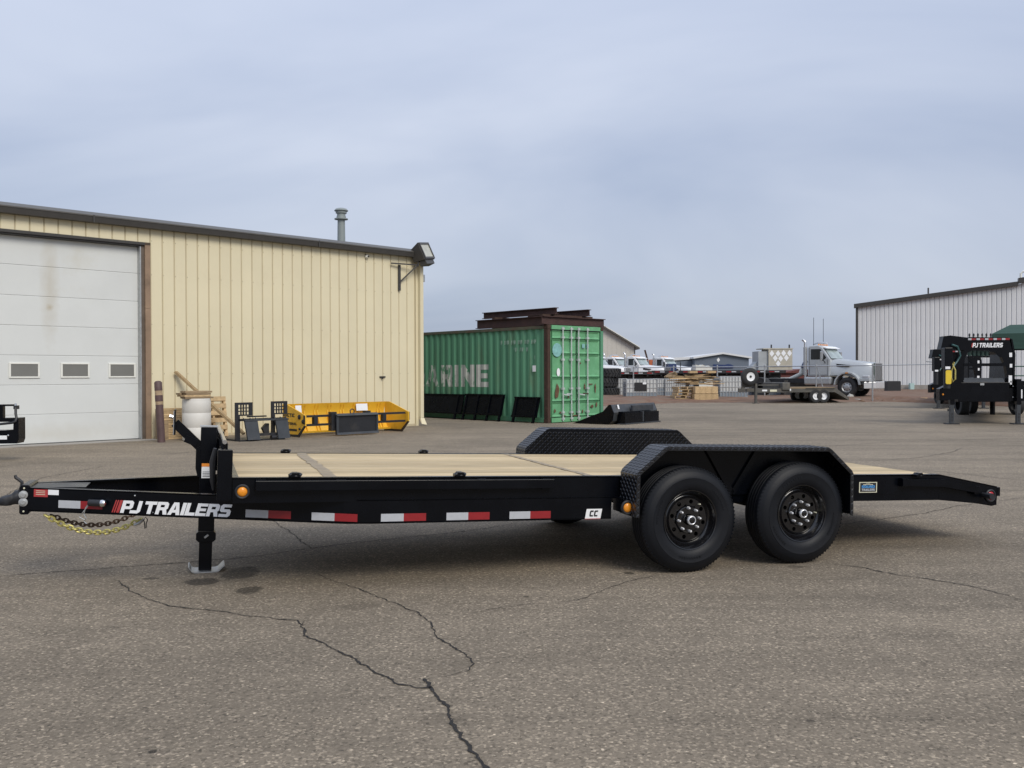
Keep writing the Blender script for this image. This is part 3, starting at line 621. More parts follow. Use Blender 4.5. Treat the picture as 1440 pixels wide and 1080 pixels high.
# rusty I-beams stacked on top
def ibeam(a, c, h, w, label):
    a, c = Vector(a), Vector(c); d = c - a; o = thing('steel_beam', label, 'steel beam', (0, 0, 0)); o.location = a; o.rotation_euler = (0, 0, atan2(d.y, d.x)); L_ = Vector((d.x, d.y)).length
    MB().box(0, L_, -w / 2, w / 2, 0, .02).build('flange', M_rustred, o); MB().box(0, L_, -w / 2, w / 2, h - .02, h).build('flange', M_rustred, o); MB().box(0, L_, -.008, .008, .02, h - .02).build('web', M_rustred, o)
    return o
def CPT(x, y, z): return CP + Matrix.Rotation(CA, 3, 'Z') @ Vector((x, y, z))
ibeam(CPT(.25, 3.35, CHH), CPT(.25, .3, CHH), .27, .16, 'rusty steel beam lying along the container side edge')
ibeam(CPT(-.12, .12, CHH + .012), CPT(2.6, .12, CHH + .012), .24, .16, 'rusty steel beam laid across the container door end')
for k, yy in enumerate((.6, 2.7)):
    MB_ = MB().box(-.02, 2.2, -.06, .06, 0, .365); o = MB_.build('steel_spacer', M_rust); o.location = CPT(.36, yy, CHH - .02); o.rotation_euler = (0, 0, CA); tag(o, ('short rusty spacer bar under the stacked beams near the doors', 'short rusty spacer bar under the stacked beams far from the doors')[k], 'steel bar')
ibeam(CPT(.75, 3.6, CHH + .345), CPT(.75, .35, CHH + .345), .2, .16, 'rusty steel beam on spacers above the container side')
ibeam(CPT(2.15, 3.0, CHH + .345), CPT(2.15, .3, CHH + .345), .2, .16, 'rusty steel beam on spacers along the container far edge')

# ================================================================== CAR-HAULER TRAILER (subject)
TR = 0.3766; YAW, TILT = 0.32693, 0.03369; INS, WD, AX = 0.2518, 2.025, 0.9388; WC = INS + WD / 2; ZD = 0.2893
Rt = Matrix.Rotation(YAW, 4, 'Z') @ Matrix.Rotation(TILT, 4, 'Y')
trl = thing('flatbed_trailer', 'black tandem-axle flatbed trailer with wooden deck and diamond plate fenders', 'trailer')
trl.rotation_mode = 'QUATERNION'; trl.rotation_quaternion = Rt.to_quaternion()
# local axes: x = towards the rear, y = away from the near side, z = up; z 0 = axle height of the front wheel
trl.location = Vector((1.27377, 6.54962, TR))
WF = INS + WD                                        # far frame edge
def mirror(w): return 2 * WC - w
# --- deck planks
npl = 14; pw = (WD - .07) / npl; S0, SB, S1 = -3.10, 2.43, 3.03
ZT = .183                                           # dovetail drop end height
for i in range(npl):
    a = INS + .035 + i * pw; dz = random.uniform(-.0015, .0015)
    b = MB(); b.box(S0, SB - .005, a + .0045, a + pw - .0045, ZD - .042 + dz, ZD - .002 + dz); b.build('plank', M_plank, trl, bevel=.002)
    b = MB(); b.add([(SB, a + .003, ZD - .04), (S1, a + .003, ZT - .04), (S1, a + pw - .003, ZT - .04), (SB, a + pw - .003, ZD - .04), (SB, a + .003, ZD - .004), (S1, a + .003, ZT - .004), (S1, a + pw - .003, ZT - .004), (SB, a + pw - .003, ZD - .004)],
                    [(0, 3, 2, 1), (4, 5, 6, 7), (0, 1, 5, 4), (1, 2, 6, 5), (2, 3, 7, 6), (3, 0, 4, 7)]); b.build('plank', M_plank, trl)
# bands on the deck where cross bolsters stained the boards
M_band = mat('grey_stained_band', (.27, .22, .16), rough=.8, var=.35, scale=9, stretch=(1, 6, 1), dirt=(.45, .36, .22), dirtamt=.6, dscale=7)
for s_, wd_ in ((-2.50, .085), (-.66, .06)):
    for i in range(npl):
        a = INS + .035 + i * pw; j = random.uniform(-.008, .008)
        b = MB(); b.add([(s_ + j - wd_ / 2, a + .006, ZD + .0015), (s_ + j + wd_ / 2, a + .006, ZD + .0015), (s_ + j + wd_ / 2 - .004, a + pw - .006, ZD + .0015), (s_ + j - wd_ / 2, a + pw - .006, ZD + .0015)], [(0, 1, 2, 3)]); b.build('bolster_stain', M_band, trl)
# --- frame rails (upper), with flanges
def rail(y_out, sgn):
    b = MB(); yi = y_out + sgn * .012; yf = y_out + sgn * .05
    lo, hi = sorted((y_out, yi)); l2, h2 = sorted((y_out, yf))
    def seg(s0, s1, zt0, zt1, zb0, zb1, y0, y1):
        b.add([(s0, y0, zb0), (s1, y0, zb1), (s1, y1, zb1), (s0, y1, zb0), (s0, y0, zt0), (s1, y0, zt1), (s1, y1, zt1), (s0, y1, zt0)], [(0, 3, 2, 1), (4, 5, 6, 7), (0, 1, 5, 4), (1, 2, 6, 5), (2, 3, 7, 6), (3, 0, 4, 7)])
    seg(-3.12, 2.43, ZD, ZD, .142, .142, lo, hi)
    seg(-3.12, 2.43, ZD + .003, ZD + .003, ZD - .010, ZD - .010, l2, h2)
    seg(-3.12, 2.43, .142, .142, .132, .132, l2, h2)
    # rear part is deeper and then bends down with the dovetail
    seg(-.40, 2.43, .150, .150, .088, .082, lo + .001, hi + .001)
    seg(2.43, 3.04, ZD + .002, ZT + .004, .082, .030, lo, hi)
    seg(2.43, 3.04, ZD + .003, ZT + .006, ZD - .008, ZT - .006, l2, h2)
    return b.build('frame_rail', M_black, trl)
rail(INS, 1); rail(WF, -1)
MB().box(-3.13, -3.085, INS + .012, WF - .012, .142, ZD + .004).build('front_crossmember', M_black, trl)
b = MB(); b.prism_y([(3.0, ZT - .16), (3.05, ZT - .15), (3.062, ZT - .01), (3.03, ZT + .004), (3.0, ZT + .004)], INS + .012, WF - .012); b.build('rear_crossmember', M_black, trl)
for i in range(13):
    s_ = -2.75 + i * .405
    MB().box(s_, s_ + .05, INS + .02, WF - .02, .165, ZD - .044).build('crossmember', M_black, trl)
# rub rails, stake pockets
def rub(y, sgn):
    yo = y - sgn * .05
    lo, hi = sorted((yo, yo + sgn * .010))
    b = MB(); b.box(-2.985, -.975, lo, hi, .212, .276); b.build('rub_rail', M_black, trl, bevel=.003)
    for s_ in (-2.95, -2.45, -1.98, -1.5, -1.03):
        l2, h2 = sorted((yo + sgn * .010, y - sgn * .001)); MB().box(s_ - .03, s_ + .03, l2, h2, .205, .28).build('stake_pocket', M_black, trl)
    b = MB(); b.add([(2.02, lo, .205), (2.43, lo, .195), (2.83, lo, .135), (2.83, lo, .185), (2.43, lo, .255), (2.02, lo, .262)] + [(2.02, hi, .205), (2.43, hi, .195), (2.83, hi, .135), (2.83, hi, .185), (2.43, hi, .255), (2.02, hi, .262)],
                    [(0, 1, 4, 5), (1, 2, 3, 4), (11, 10, 7, 6), (10, 9, 8, 7), (0, 6, 7, 1), (1, 7, 8, 2), (2, 8, 9, 3), (3, 9, 10, 4), (4, 10, 11, 5), (5, 11, 6, 0)]); b.build('rub_rail', M_black, trl)
    for s_, z_ in ((2.05, .235), (2.45, .225), (2.79, .165)):
        l2, h2 = sorted((yo + sgn * .010, y - sgn * .001)); MB().box(s_ - .03, s_ + .03, l2, h2, z_ - .035, z_ + .03).build('stake_pocket', M_black, trl)
rub(INS, 1); rub(WF, -1)
# tie-down rings on the edges
def dring(s_, y, z):
    b = MB(); b.prism_y([(s_ - .045, z), (s_ + .03, z), (s_ + .03, z + .012), (s_ + .012, z + .032), (s_ - .022, z + .032), (s_ - .03, z + .02), (s_ - .045, z + .018)], y - .03, y + .03)
    o = b.build('tie_down_bracket', M_black, trl, bevel=.003)
    b = MB(); b.tube([(s_ + .0 + .035 * cos(t), y - .0 + .04 * sin(t) * .6, z + .016 + .006 * sin(t)) for t in [k * pi / 6 for k in range(12)]], .008, 6, closed=True); b.build('ring', M_matte, o, smooth=40)
for s_ in (-2.735, -1.64): dring(s_, INS + .01, ZD + .004)
dring(2.2, INS - .02, ZD - .012)
for s_ in (-2.62, -1.42): dring(s_, WF - .01, ZD + .004)
# --- lower tongue beams (A-frame wrapping under the deck)
def cpath(pl, sgn, z0, z1, name):
    b = MB()
    def sweep(o0, o1, za, zb):
        L_, R_ = [], []
        for i, p in enumerate(pl):
            p = Vector(p); d0 = (Vector(pl[i]) - Vector(pl[i - 1])).normalized() if i else None; d1 = (Vector(pl[i + 1]) - p).normalized() if i < len(pl) - 1 else None
            if d0 is None: d = d1; k = 1
            elif d1 is None: d = d0; k = 1
            else: d = (d0 + d1).normalized(); k = 1 / max(.5, d.dot(d0))
            n_ = Vector((-d.y, d.x)) * sgn
            L_.append(p + n_ * o0 * k); R_.append(p + n_ * o1 * k)
        m = len(pl); vs_ = [(q.x, q.y, za) for q in L_] + [(q.x, q.y, za) for q in R_] + [(q.x, q.y, zb) for q in L_] + [(q.x, q.y, zb) for q in R_]; fs_ = []
        for i in range(m - 1): fs_ += [(i, i + 1, m + i + 1, m + i), (2 * m + i, 3 * m + i, 3 * m + i + 1, 2 * m + i + 1), (i, 2 * m + i, 2 * m + i + 1, i + 1), (m + i, m + i + 1, 3 * m + i + 1, 3 * m + i)]
        fs_ += [(0, m, 3 * m, 2 * m), (m - 1, 3 * m - 1, 4 * m - 1, 2 * m - 1)]
        b.add(vs_, fs_)
    sweep(0, .010, z0, z1); sweep(0.0, .048, z1 - .009, z1 + .001); sweep(0.0, .048, z0 - .001, z0 + .009)
    return b.build(name, M_black, trl)
NEARP = [(-4.40, 1.094), (-2.42, .262), (-2.25, INS - .012), (-.518, INS - .012)]
ZB0, ZB1 = -.013, .144
cpath(NEARP, 1, ZB0, ZB1, 'tongue_beam'); cpath([(a, mirror(c)) for a, c in NEARP], -1, ZB0, ZB1, 'tongue_beam')
TD = (Vector(NEARP[1]) - Vector(NEARP[0])).normalized(); TNn = Vector((TD.y, -TD.x))   # outward (towards camera side)
def on_tongue(u, v, off=.002):    # u metres from tongue front along the beam, v = z
    p = Vector(NEARP[0]) + TD * u + TNn * off; return (p.x, p.y, v)
def on_rail(s_, v, off=.002): return (s_, INS - off, v)
def quad(name, fn, u0, u1, v0, v1, m, off=.002, shear=0, parent=trl):
    b = MB(); b.add([fn(u0, v0, off), fn(u1, v0, off), fn(u1 + shear, v1, off), fn(u0 + shear, v1, off)], [(0, 1, 2, 3)]); return b.build(name, m, parent)
# solve tongue positions for a pixel column
def tongue_u(px):
    lo, hi = 0, 2.3; Mx = Matrix.Translation(trl.location) @ Rt
    for _ in range(40):
        m = (lo + hi) / 2; P = Mx @ Vector(on_tongue(m, .06)); X = P.x / P.y * F + 720
        if X < px: lo = m
        else: hi = m
    return m
u0 = tongue_u(157); u1 = tongue_u(327)
lettering('lettering', 'PJ TRAILERS', lambda u, v: on_tongue(u0 + .052 + u, .001 + v, .003), M_white, trl, u1 - u0 - .055, .083, shear=.28, gap=.045)
for k, (a, c) in enumerate(((.0, .008), (.014, .024), (.03, .05))): quad('red_stripe', on_tongue, u0 + a - .005, u0 + c - .005, .002, .085, M_redprint, .003, .028)
# reflective tape
def tape(fn, u, v, L_=.152, h=.0508, off=.003, parent=trl):
    quad('white_reflective_tape', fn, u, u + L_, v, v + h, M_tapew, off, parent=parent); quad('red_reflective_tape', fn, u + L_, u + 2 * L_, v, v + h, M_taper, off, parent=parent)
tape(on_tongue, tongue_u(81), .018)
for px in (344.5, 437.5): tape(on_tongue, tongue_u(px), -.001 + (.006 if px < 400 else .004))
for s_ in (-2.18, -1.735, -1.287): tape(on_rail, s_, .0, off=.0145)
cc = quad('model_plate', on_rail, -.722, -.602, -.008, .06, M_white, .0145, .012)
lettering('model_letters', 'CC', lambda u, v: on_rail(-.69 + u + v * .15, .006 + v, .0165), M_blackprint, trl, .062, .043, gap=.2)
quad('model_plate_edge', on_rail, -.722, -.602, -.0125, -.008, M_redprint, .0145, -.001)
# dealer sticker
st = quad('dealer_sticker', on_rail, 1.634, 1.806, .150, .234, M_cream, .003)
quad('sticker_field', on_rail, 1.643, 1.797, .156, .228, M_blackprint, .004)
for i in range(7): quad('sticker_peak', on_rail, 1.672 + i * .0135, 1.683 + i * .0135, .210 + (.004 if 1 < i < 5 else 0), .2165 + (.005 if 1 < i < 5 else 0), M_cream, .005)
lettering('sticker_letters', 'SOUND', lambda u, v: on_rail(1.657 + u, .187 + v, .005), M_blueprint, trl, .126, .021, gap=.1)
lettering('sticker_letters', 'TRAILERS', lambda u, v: on_rail(1.657 + u, .164 + v, .005), M_tapew, trl, .126, .018, gap=.16)
# warning stickers at the tongue front
quad('warning_sticker', on_tongue, tongue_u(46), tongue_u(65.7), .086, .136, M_redprint, .003)
for v in (.10, .112, .124): quad('warning_print', on_tongue, tongue_u(49), tongue_u(62), v, v + .0035, M_cream, .004)
quad('white_sticker', on_tongue, tongue_u(66), tongue_u(81), .102, .136, M_white, .003)
# coupler
def cpl(x0, x1, w, z0, z1): return (x0, x1, WC - w, WC + w, z0, z1)
b = MB(); b.cbox(-4.452, -4.388, WC - .165, WC + .165, -.037, .162, .012); b.build('coupler_bracket', M_black, trl, bevel=.004)
b = MB()
secs = [(-4.40, .07, .008, .092), (-4.45, .068, .008, .094), (-4.475, .062, .012, .11), (-4.505, .055, .012, .108), (-4.525, .06, .006, .085), (-4.55, .07, .004, .076), (-4.585, .066, .006, .068), (-4.602, .045, .014, .05)]
vs = []; nn = 12
for x_, w_, z0, z1 in secs:
    for k in range(nn):
        t = 2 * pi * k / nn; cx, sz = cos(t), sin(t); q = lambda v: math.copysign(abs(v) ** .6, v)
        vs.append((x_, WC + w_ * q(cx), (z0 + z1) / 2 + (z1 - z0) / 2 * q(sz)))
fs = [(i * nn + k, i * nn + (k + 1) % nn, (i + 1) * nn + (k + 1) % nn, (i + 1) * nn + k) for i in range(len(secs) - 1) for k in range(nn)] + [[(len(secs) - 1) * nn + k for k in range(nn)]]
b.add(vs, fs); cpo = b.build('coupler', M_matte, trl, smooth=45)
b = MB(); b.tube([(-4.475, WC - .02, .10), (-4.462, WC - .02, .14), (-4.462, WC - .02, .165), (-4.485, WC - .02, .185), (-4.50, WC - .02, .195), (-4.505, WC - .02, .213)], [.012, .012, .011, .011, .011, .009], 8); b.build('latch_lever', M_matte, cpo, smooth=40)
for z_ in (.096, .047):
    b = MB(); b.lathe([(.001, -.024), (.014, -.024), (.014, -.010), (.028, -.008), (.028, 0)], 20, 'Y', (-4.428, WC - .165, z_)); b.build('coupler_bolt', M_zinc, trl, smooth=30)
for z_ in (.140, -.015):
    b = MB(); b.lathe([(.001, -.003), (.006, -.002), (.006, .001)], 10, 'Y', (-4.425, WC - .165, z_)); b.build('bracket_hole', M_cream, trl)
MB().box(-4.39, -4.05, WC - .15, WC + .15, .137, .1425).build('tongue_gusset', M_black, trl)
b = MB(); b.box(-4.2, -3.9, WC - .02, WC + .02, -.03, -.013); b.build('chain_bracket', M_matte, trl)
# breakaway switch and its wire
ub = tongue_u(127)
def tng(u, v, off): p = on_tongue(u, v, off); return Vector(p)
b = MB(); b.tube([tng(ub, .064, .03), tng(ub + .085, .064, .03)], .023, 12); bs = b.build('breakaway_switch', M_matte, trl, smooth=40)
b = MB(); b.tube([tng(ub + .085, .064, .03), tng(ub + .10, .064, .03), tng(ub + .113, .064, .03), tng(ub + .118, .064, .03)], [.024, .025, .018, .004], 12); b.build('switch_cap', M_chrome, bs, smooth=40)
b = MB(); b.tube([tng(ub, .06, .03), tng(ub - .02, .03, .035), tng(ub - .03, -.01, .035), tng(ub - .012, -.04, .035), tng(ub - .028, -.06, .035), tng(ub - .01, -.075, .035)], .0035, 5); b.build('switch_wire', M_zinc, bs)
b = MB(); b.tube([tng(ub + .04 * 0 - .0, .05, .03), tng(ub - .035, .0, .04), tng(ub - .06, -.03, .04), tng(ub - .02, -.05, .04)], .003, 5); b.build('switch_wire', M_zinc, bs)
for px, v, r_ in ((188, .118, .006), (214, .012, .004)):
    p = tng(tongue_u(px), v, .0); b = MB(); b.lathe([(.001, 0), (r_ * .7, .002), (r_, .004)], 8, 'Y', (p.x, p.y - .008, p.z)); b.build('rivet', M_zinc, trl)
# safety chains: real links, too small to count, one mesh per chain
def chain(a, c, sag, m, wire=.0045, ll=.032, wob=0):
    a, c = Vector(a), Vector(c); Ltot = (c - a).length * 1.12; n_ = int(Ltot / (ll * .72)); b = MB(); pts_ = []
    for i in range(n_ + 1):
        t = i / n_; p = a.lerp(c, t); p.z -= sag * 4 * t * (1 - t) * (1 + .25 * (t - .5) * 2 * wob); pts_.append(p)
    for i in range(n_):
        p, q = pts_[i], pts_[i + 1]; d = (q - p).normalized(); mid = (p + q) / 2
        sd = d.cross(Vector((0, 1, 0))).normalized() if i % 2 else Vector((0, 1, 0)); sd = (sd + Vector((0, .3, .2)) * random.uniform(-1, 1) * .5); sd = (sd - d * sd.dot(d)).normalized()
        ring = []
        for k in range(10):
            t = 2 * pi * k / 10; ex = cos(t); ring.append(mid + d * (math.copysign(abs(ex) ** .7, ex) * ll * .5) + sd * (sin(t) * ll * .33))
        b.tube(ring, wire, 5, closed=True)
    o = b.build('safety_chain', m, trl, smooth=60); o['kind'] = 'stuff'; return o
def cen(px, py, w):   # trailer coords of a pixel on plane y = w
    Mi = (Matrix.Translation(trl.location) @ Rt).inverted(); C = Mi @ Vector((0, 0, CH)); d = Mi.to_3x3() @ ray(px, py); t = (w - C.y) / d.y; return C + d * t
A_ = cen(63, 724, 1.05); B_ = cen(199, 729, .95)
chain(A_, B_, .105, M_brass, .0062, .044, .3)
A2 = cen(72, 724, 1.2); B2 = cen(190, 722, 1.15)
chain(A2, B2, .075, M_rustchain, .0055, .04, .2)
b = MB(); q = cen(201, 730, .95); q2 = cen(190, 738, .95); b.tube([q, q.lerp(q2, .5) + Vector((0, 0, -.006)), q2, q2 + Vector((-.01, 0, .0))], [.014, .013, .009, .006], 8); b.build('chain_hook', M_zinc, trl, smooth=40)
h = cen(205, 727, .93); b = MB(); b.tube([h, h + Vector((.012, 0, -.02)), h + Vector((.004, 0, -.045)), h + Vector((.004, 0, -.075)), h + Vector((-.004, 0, -.078)), h + Vector((-.006, 0, -.045)), h + Vector((-.012, 0, -.02))], .0035, 5, closed=True); b.build('wire_loop', M_matte, trl)
# --- drop leg jack
b = MB(); b.cbox(-3.315, -3.205, WC - .055, WC + .055, -.20, .557, .008); jk = b.build('jack', M_black, trl, bevel=.004)
b = MB(); b.box(-3.322, -3.198, WC - .062, WC + .062, .557, .564); b.build('jack_cap', M_zinc, jk)
b = MB(); b.cbox(-3.328, -3.192, WC - .068, WC + .068, -.27, -.19, .018); b.build('jack_collar', M_black, jk, bevel=.004)
b = MB(); b.cbox(-3.305, -3.215, WC - .045, WC + .045, -.478, -.25, .008); b.build('jack_inner_leg', M_black, jk)
b = MB(); b.beam((-3.27, WC - .08, -.235), (-3.245, WC - .08, -.215), .02, .012); b.build('jack_pin', M_zinc, jk)
b = MB(); fz = -.4875
pr = [(-3.375, fz + .045), (-3.35, fz + .008), (-3.33, fz), (-3.19, fz), (-3.165, fz + .008), (-3.125, fz + .05), (-3.131, fz + .055), (-3.168, fz + .016), (-3.19, fz + .009), (-3.33, fz + .009), (-3.352, fz + .016), (-3.368, fz + .05)]
b.prism_y(pr, WC - .09, WC + .09); b.build('jack_foot', M_zinc, jk)
quad('jack_label', lambda u, v, o: (u, WC - .055 - o, v), -3.303, -3.232, .19, .272, M_white, .002); quad('jack_label_band', lambda u, v, o: (u, WC - .055 - o, v), -3.303, -3.230, .273, .296, M_orange, .002)
for i in range(4): quad('jack_label_print', lambda u, v, o: (u, WC - .055 - o, v), -3.296, -3.24, .2 + i * .011, .204 + i * .011, M_greysteel, .003)
# spare tyre carrier arm on the tongue
b = MB(); b.beam((-3.29, WC - .02, .385), (-3.492, WC - .02, .585), .05, .065); b.add([(-3.33, WC - .05, .20), (-3.315, WC - .05, .20), (-3.315, WC - .05, .42), (-3.345, WC - .05, .40), (-3.345, WC - .05, .26)] + [(-3.33, WC + .03, .20), (-3.315, WC + .03, .20), (-3.315, WC + .03, .42), (-3.345, WC + .03, .40), (-3.345, WC + .03, .26)], [(0, 1, 2, 3, 4), (9, 8, 7, 6, 5), (0, 5, 6, 1), (1, 6, 7, 2), (2, 7, 8, 3), (3, 8, 9, 4), (4, 9, 5, 0)]); sp = b.build('spare_carrier_arm', M_black, trl)
MB().beam((-3.34, WC - .04, .44), (-3.42, WC - .04, .475), .06, .05).build('carrier_clamp', M_black, trl)
b = MB(); b.box(-3.497, -3.487, WC - .09, WC + .09, .50, .68); b.build('carrier_plate', M_black, sp)
b = MB(); b.box(-3.503, -3.497, WC - .08, WC - .06, .50, .67); b.build('carrier_edge', M_zinc, sp)
b = MB(); b.tube([(-3.50, WC - .05, .625), (-3.53, WC - .05, .632)], .014, 8); b.build('carrier_stud', M_chrome, sp)
# --- headboard
b = MB(); b.cbox(-3.215, -3.125, INS - .005, INS + .075, .146, .468, .006); b.build('headboard_post', M_black, trl, bevel=.004)
b = MB(); b.cbox(-3.215, -3.125, WF - .075, WF + .005, .146, .468, .006); b.build('headboard_post', M_black, trl, bevel=.004)
b = MB(); b.box(-3.165, -3.13, INS + .075, WF - .075, .14, .44); b.build('headboard_panel', M_black, trl)
b = MB(); b.tube([(-3.175, INS + .03, .513), (-3.175, WF - .03, .513)], .014, 10); b.build('headboard_rail', M_chrome, trl, smooth=40)
for i, yy in enumerate((.045, .16, .30, .48, .75, 1.02, 1.4, 1.75, WD - .045)):
    b = MB(); b.tube([(-3.185, INS + yy, .44), (-3.185, INS + yy, .50), (-3.175, INS + yy, .522), (-3.16, INS + yy, .50), (-3.16, INS + yy, .44)], .006, 6); b.build('rail_hoop', M_black, trl, smooth=40)
b = MB(); b.tube([(-3.225, INS + .35, .45), (-3.24, INS + .36, .36), (-3.235, INS + .37, .24), (-3.23, INS + .37, .17)], [.012, .02, .018, .006], 8); b.build('wiring_harness', M_matte, trl, smooth=40)
b = MB(); b.add([(-3.20, INS - .004, .30), (-3.196, INS - .004, .30), (-3.196, INS - .004, .44), (-3.20, INS - .004, .44)], [(0, 1, 2, 3)]); 
# --- lights
def lamp(name, s_, y, z, r_, m):
    b = MB(); b.lathe([(r_ * 1.5, .0), (r_ * 1.5, -.010), (r_ * 1.3, -.016), (r_ * 1.05, -.014), (r_, -.006)], 28, 'Y', (s_, y, z)); bz = b.build(name, M_matte, trl, smooth=40)
    b = MB(); b.lathe([(r_ * 1.03, -.006), (r_ * .85, -.015), (r_ * .45, -.02), (.001, -.021)], 28, 'Y', (s_, y, z)); b.build('lens', m, bz, smooth=40)
lamp('marker_light', -3.062, INS - .001, .205, .031, M_amber)
lamp('marker_light', -.475, .07, .090, .034, M_amber)
MB().box(-.50, -.40, .072, INS - .002, .05, .145).build('light_bracket', M_black, trl)
lamp('tail_light', 2.965, INS - .001, .112, .036, M_redlens)
b = MB(); b.lathe([(.022, 0), (.022, -.07), (.026, -.07), (.026, -.10), (.001, -.10)], 14, 'Y', (2.885, INS - .001, .118)); b.build('ramp_pin', M_matte, trl, smooth=40)
MB().box(3.045, 3.075, INS + .0, INS + .08, ZT - .075, ZT - .002).build('ramp_hook', M_black, trl)
# --- fenders
PRO = [(-.452, .03), (-.452, .325), (-.437, .35), (-.245, .512), (-.215, .524), (1.128, .524), (1.158, .510), (1.345, .352), (1.36, .325), (1.366, .02)]
def offs(pro, d):   # inward offset
    cx, cz = .457, .1; o = []
    for i, (x_, z_) in enumerate(pro):
        a = Vector(pro[max(0, i - 1)]); c = Vector(pro[min(len(pro) - 1, i + 1)]); t = (c - a).normalized(); n_ = Vector((t.y, -t.x)); o.append((x_ + n_.x * d, z_ + n_.y * d))
    return o
IN2 = offs(PRO, .028); IN1 = offs(PRO, .006)
def fender(yo, yi):
    sg = 1 if yi > yo else -1; m = len(PRO)
    b = MB()
    b.add([(x_, yo, z_) for x_, z_ in PRO] + [(x_, yi, z_) for x_, z_ in PRO], [(i, i + 1, m + i + 1, m + i) for i in range(m - 1)])
    b.add([(x_, yo + sg * .004, z_) for x_, z_ in IN1] + [(x_, yi, z_) for x_, z_ in IN1], [(i, i + 1, m + i + 1, m + i) for i in range(m - 1)])
    b.add([(x_, yo, z_) for x_, z_ in PRO] + [(x_, yo, z_) for x_, z_ in IN2] + [(x_, yo + sg * .004, z_) for x_, z_ in IN2], [(i, i + 1, m + i + 1, m + i) for i in range(m - 1)] + [(m + i, m + i + 1, 2 * m + i + 1, 2 * m + i) for i in range(m - 1)])
    f = b.build('fender', M_blacktop, trl)
    # inner wall
    poly = [(x_, z_) for x_, z_ in PRO[1:-1]]; poly = [(PRO[0][0] + .002, .15)] + poly + [(PRO[-1][0], .15)]
    b = MB(); lo, hi = sorted((yi, yi - sg * .006)); b.prism_y(poly, lo, hi); b.build('fender_wall', M_black, f)
    for s_ in (.30, .62):
        b = MB(); b.beam((.46, yi - sg * .02, .16), (s_ + (s_ - .46) * .4, yi - sg * .02, .50), .012, .04); b.build('fender_brace', M_black, f)
    # raised tread lozenges
    T_ = MB(); st_ = .0265
    def loz(o_, eu, ev, nn_, a):
        u = eu * cos(a) + ev * sin(a); v = -eu * sin(a) + ev * cos(a)
        T_.add([o_ + u * .018, o_ + v * .0055, o_ - u * .018, o_ - v * .0055, o_ + nn_ * .0045], [(0, 1, 4), (1, 2, 4), (2, 3, 4), (3, 0, 4)])
    # inner wall faces deck
    nw = Vector((0, sg, 0)); yw = yi + sg * .0005
    i = 0; x_ = -.44
    while x_ < 1.35:
        z_ = .30; j = 0
        while z_ < .515:
            ztop = .352 + (x_ + .437) * .84 if x_ < -.245 else (.51 - (x_ - 1.158) * .845 if x_ > 1.158 else .516)
            if z_ < ztop - .01: loz(Vector((x_, yw, z_)), Vector((1, 0, 0)), Vector((0, 0, 1)), nw, radians(45 if (i + j) % 2 else -45))
            z_ += st_; j += 1
        x_ += st_; i += 1
    # top skin strips + outer lip
    for (a, c) in zip(PRO, PRO[1:]):
        a3, c3 = Vector((a[0], 0, a[1])), Vector((c[0], 0, c[1])); L_ = (c3 - a3).length; d = (c3 - a3).normalized(); nn_ = Vector((-d.z, 0, d.x)); k = 0; u = st_ / 2
        while u < L_:
            yy = min(yo, yi) + .012; j = 0
            while yy < max(yo, yi) - .008:
                p = a3 + d * u; loz(Vector((p.x, yy, p.z)), d, Vector((0, 1, 0)), nn_, radians(45 if (k + j) % 2 else -45)); yy += st_; j += 1
            p = a3 + d * u - nn_ * .014; loz(Vector((p.x, yo - sg * .0005, p.z)), d, nn_, Vector((0, -sg, 0)), radians(40 if k % 2 else -40))
            u += st_; k += 1
    o = T_.build('tread_pattern', M_blacktop, f); o['kind'] = 'stuff'
fender(-.02, INS - .012); fender(mirror(-.02), WF + .012)
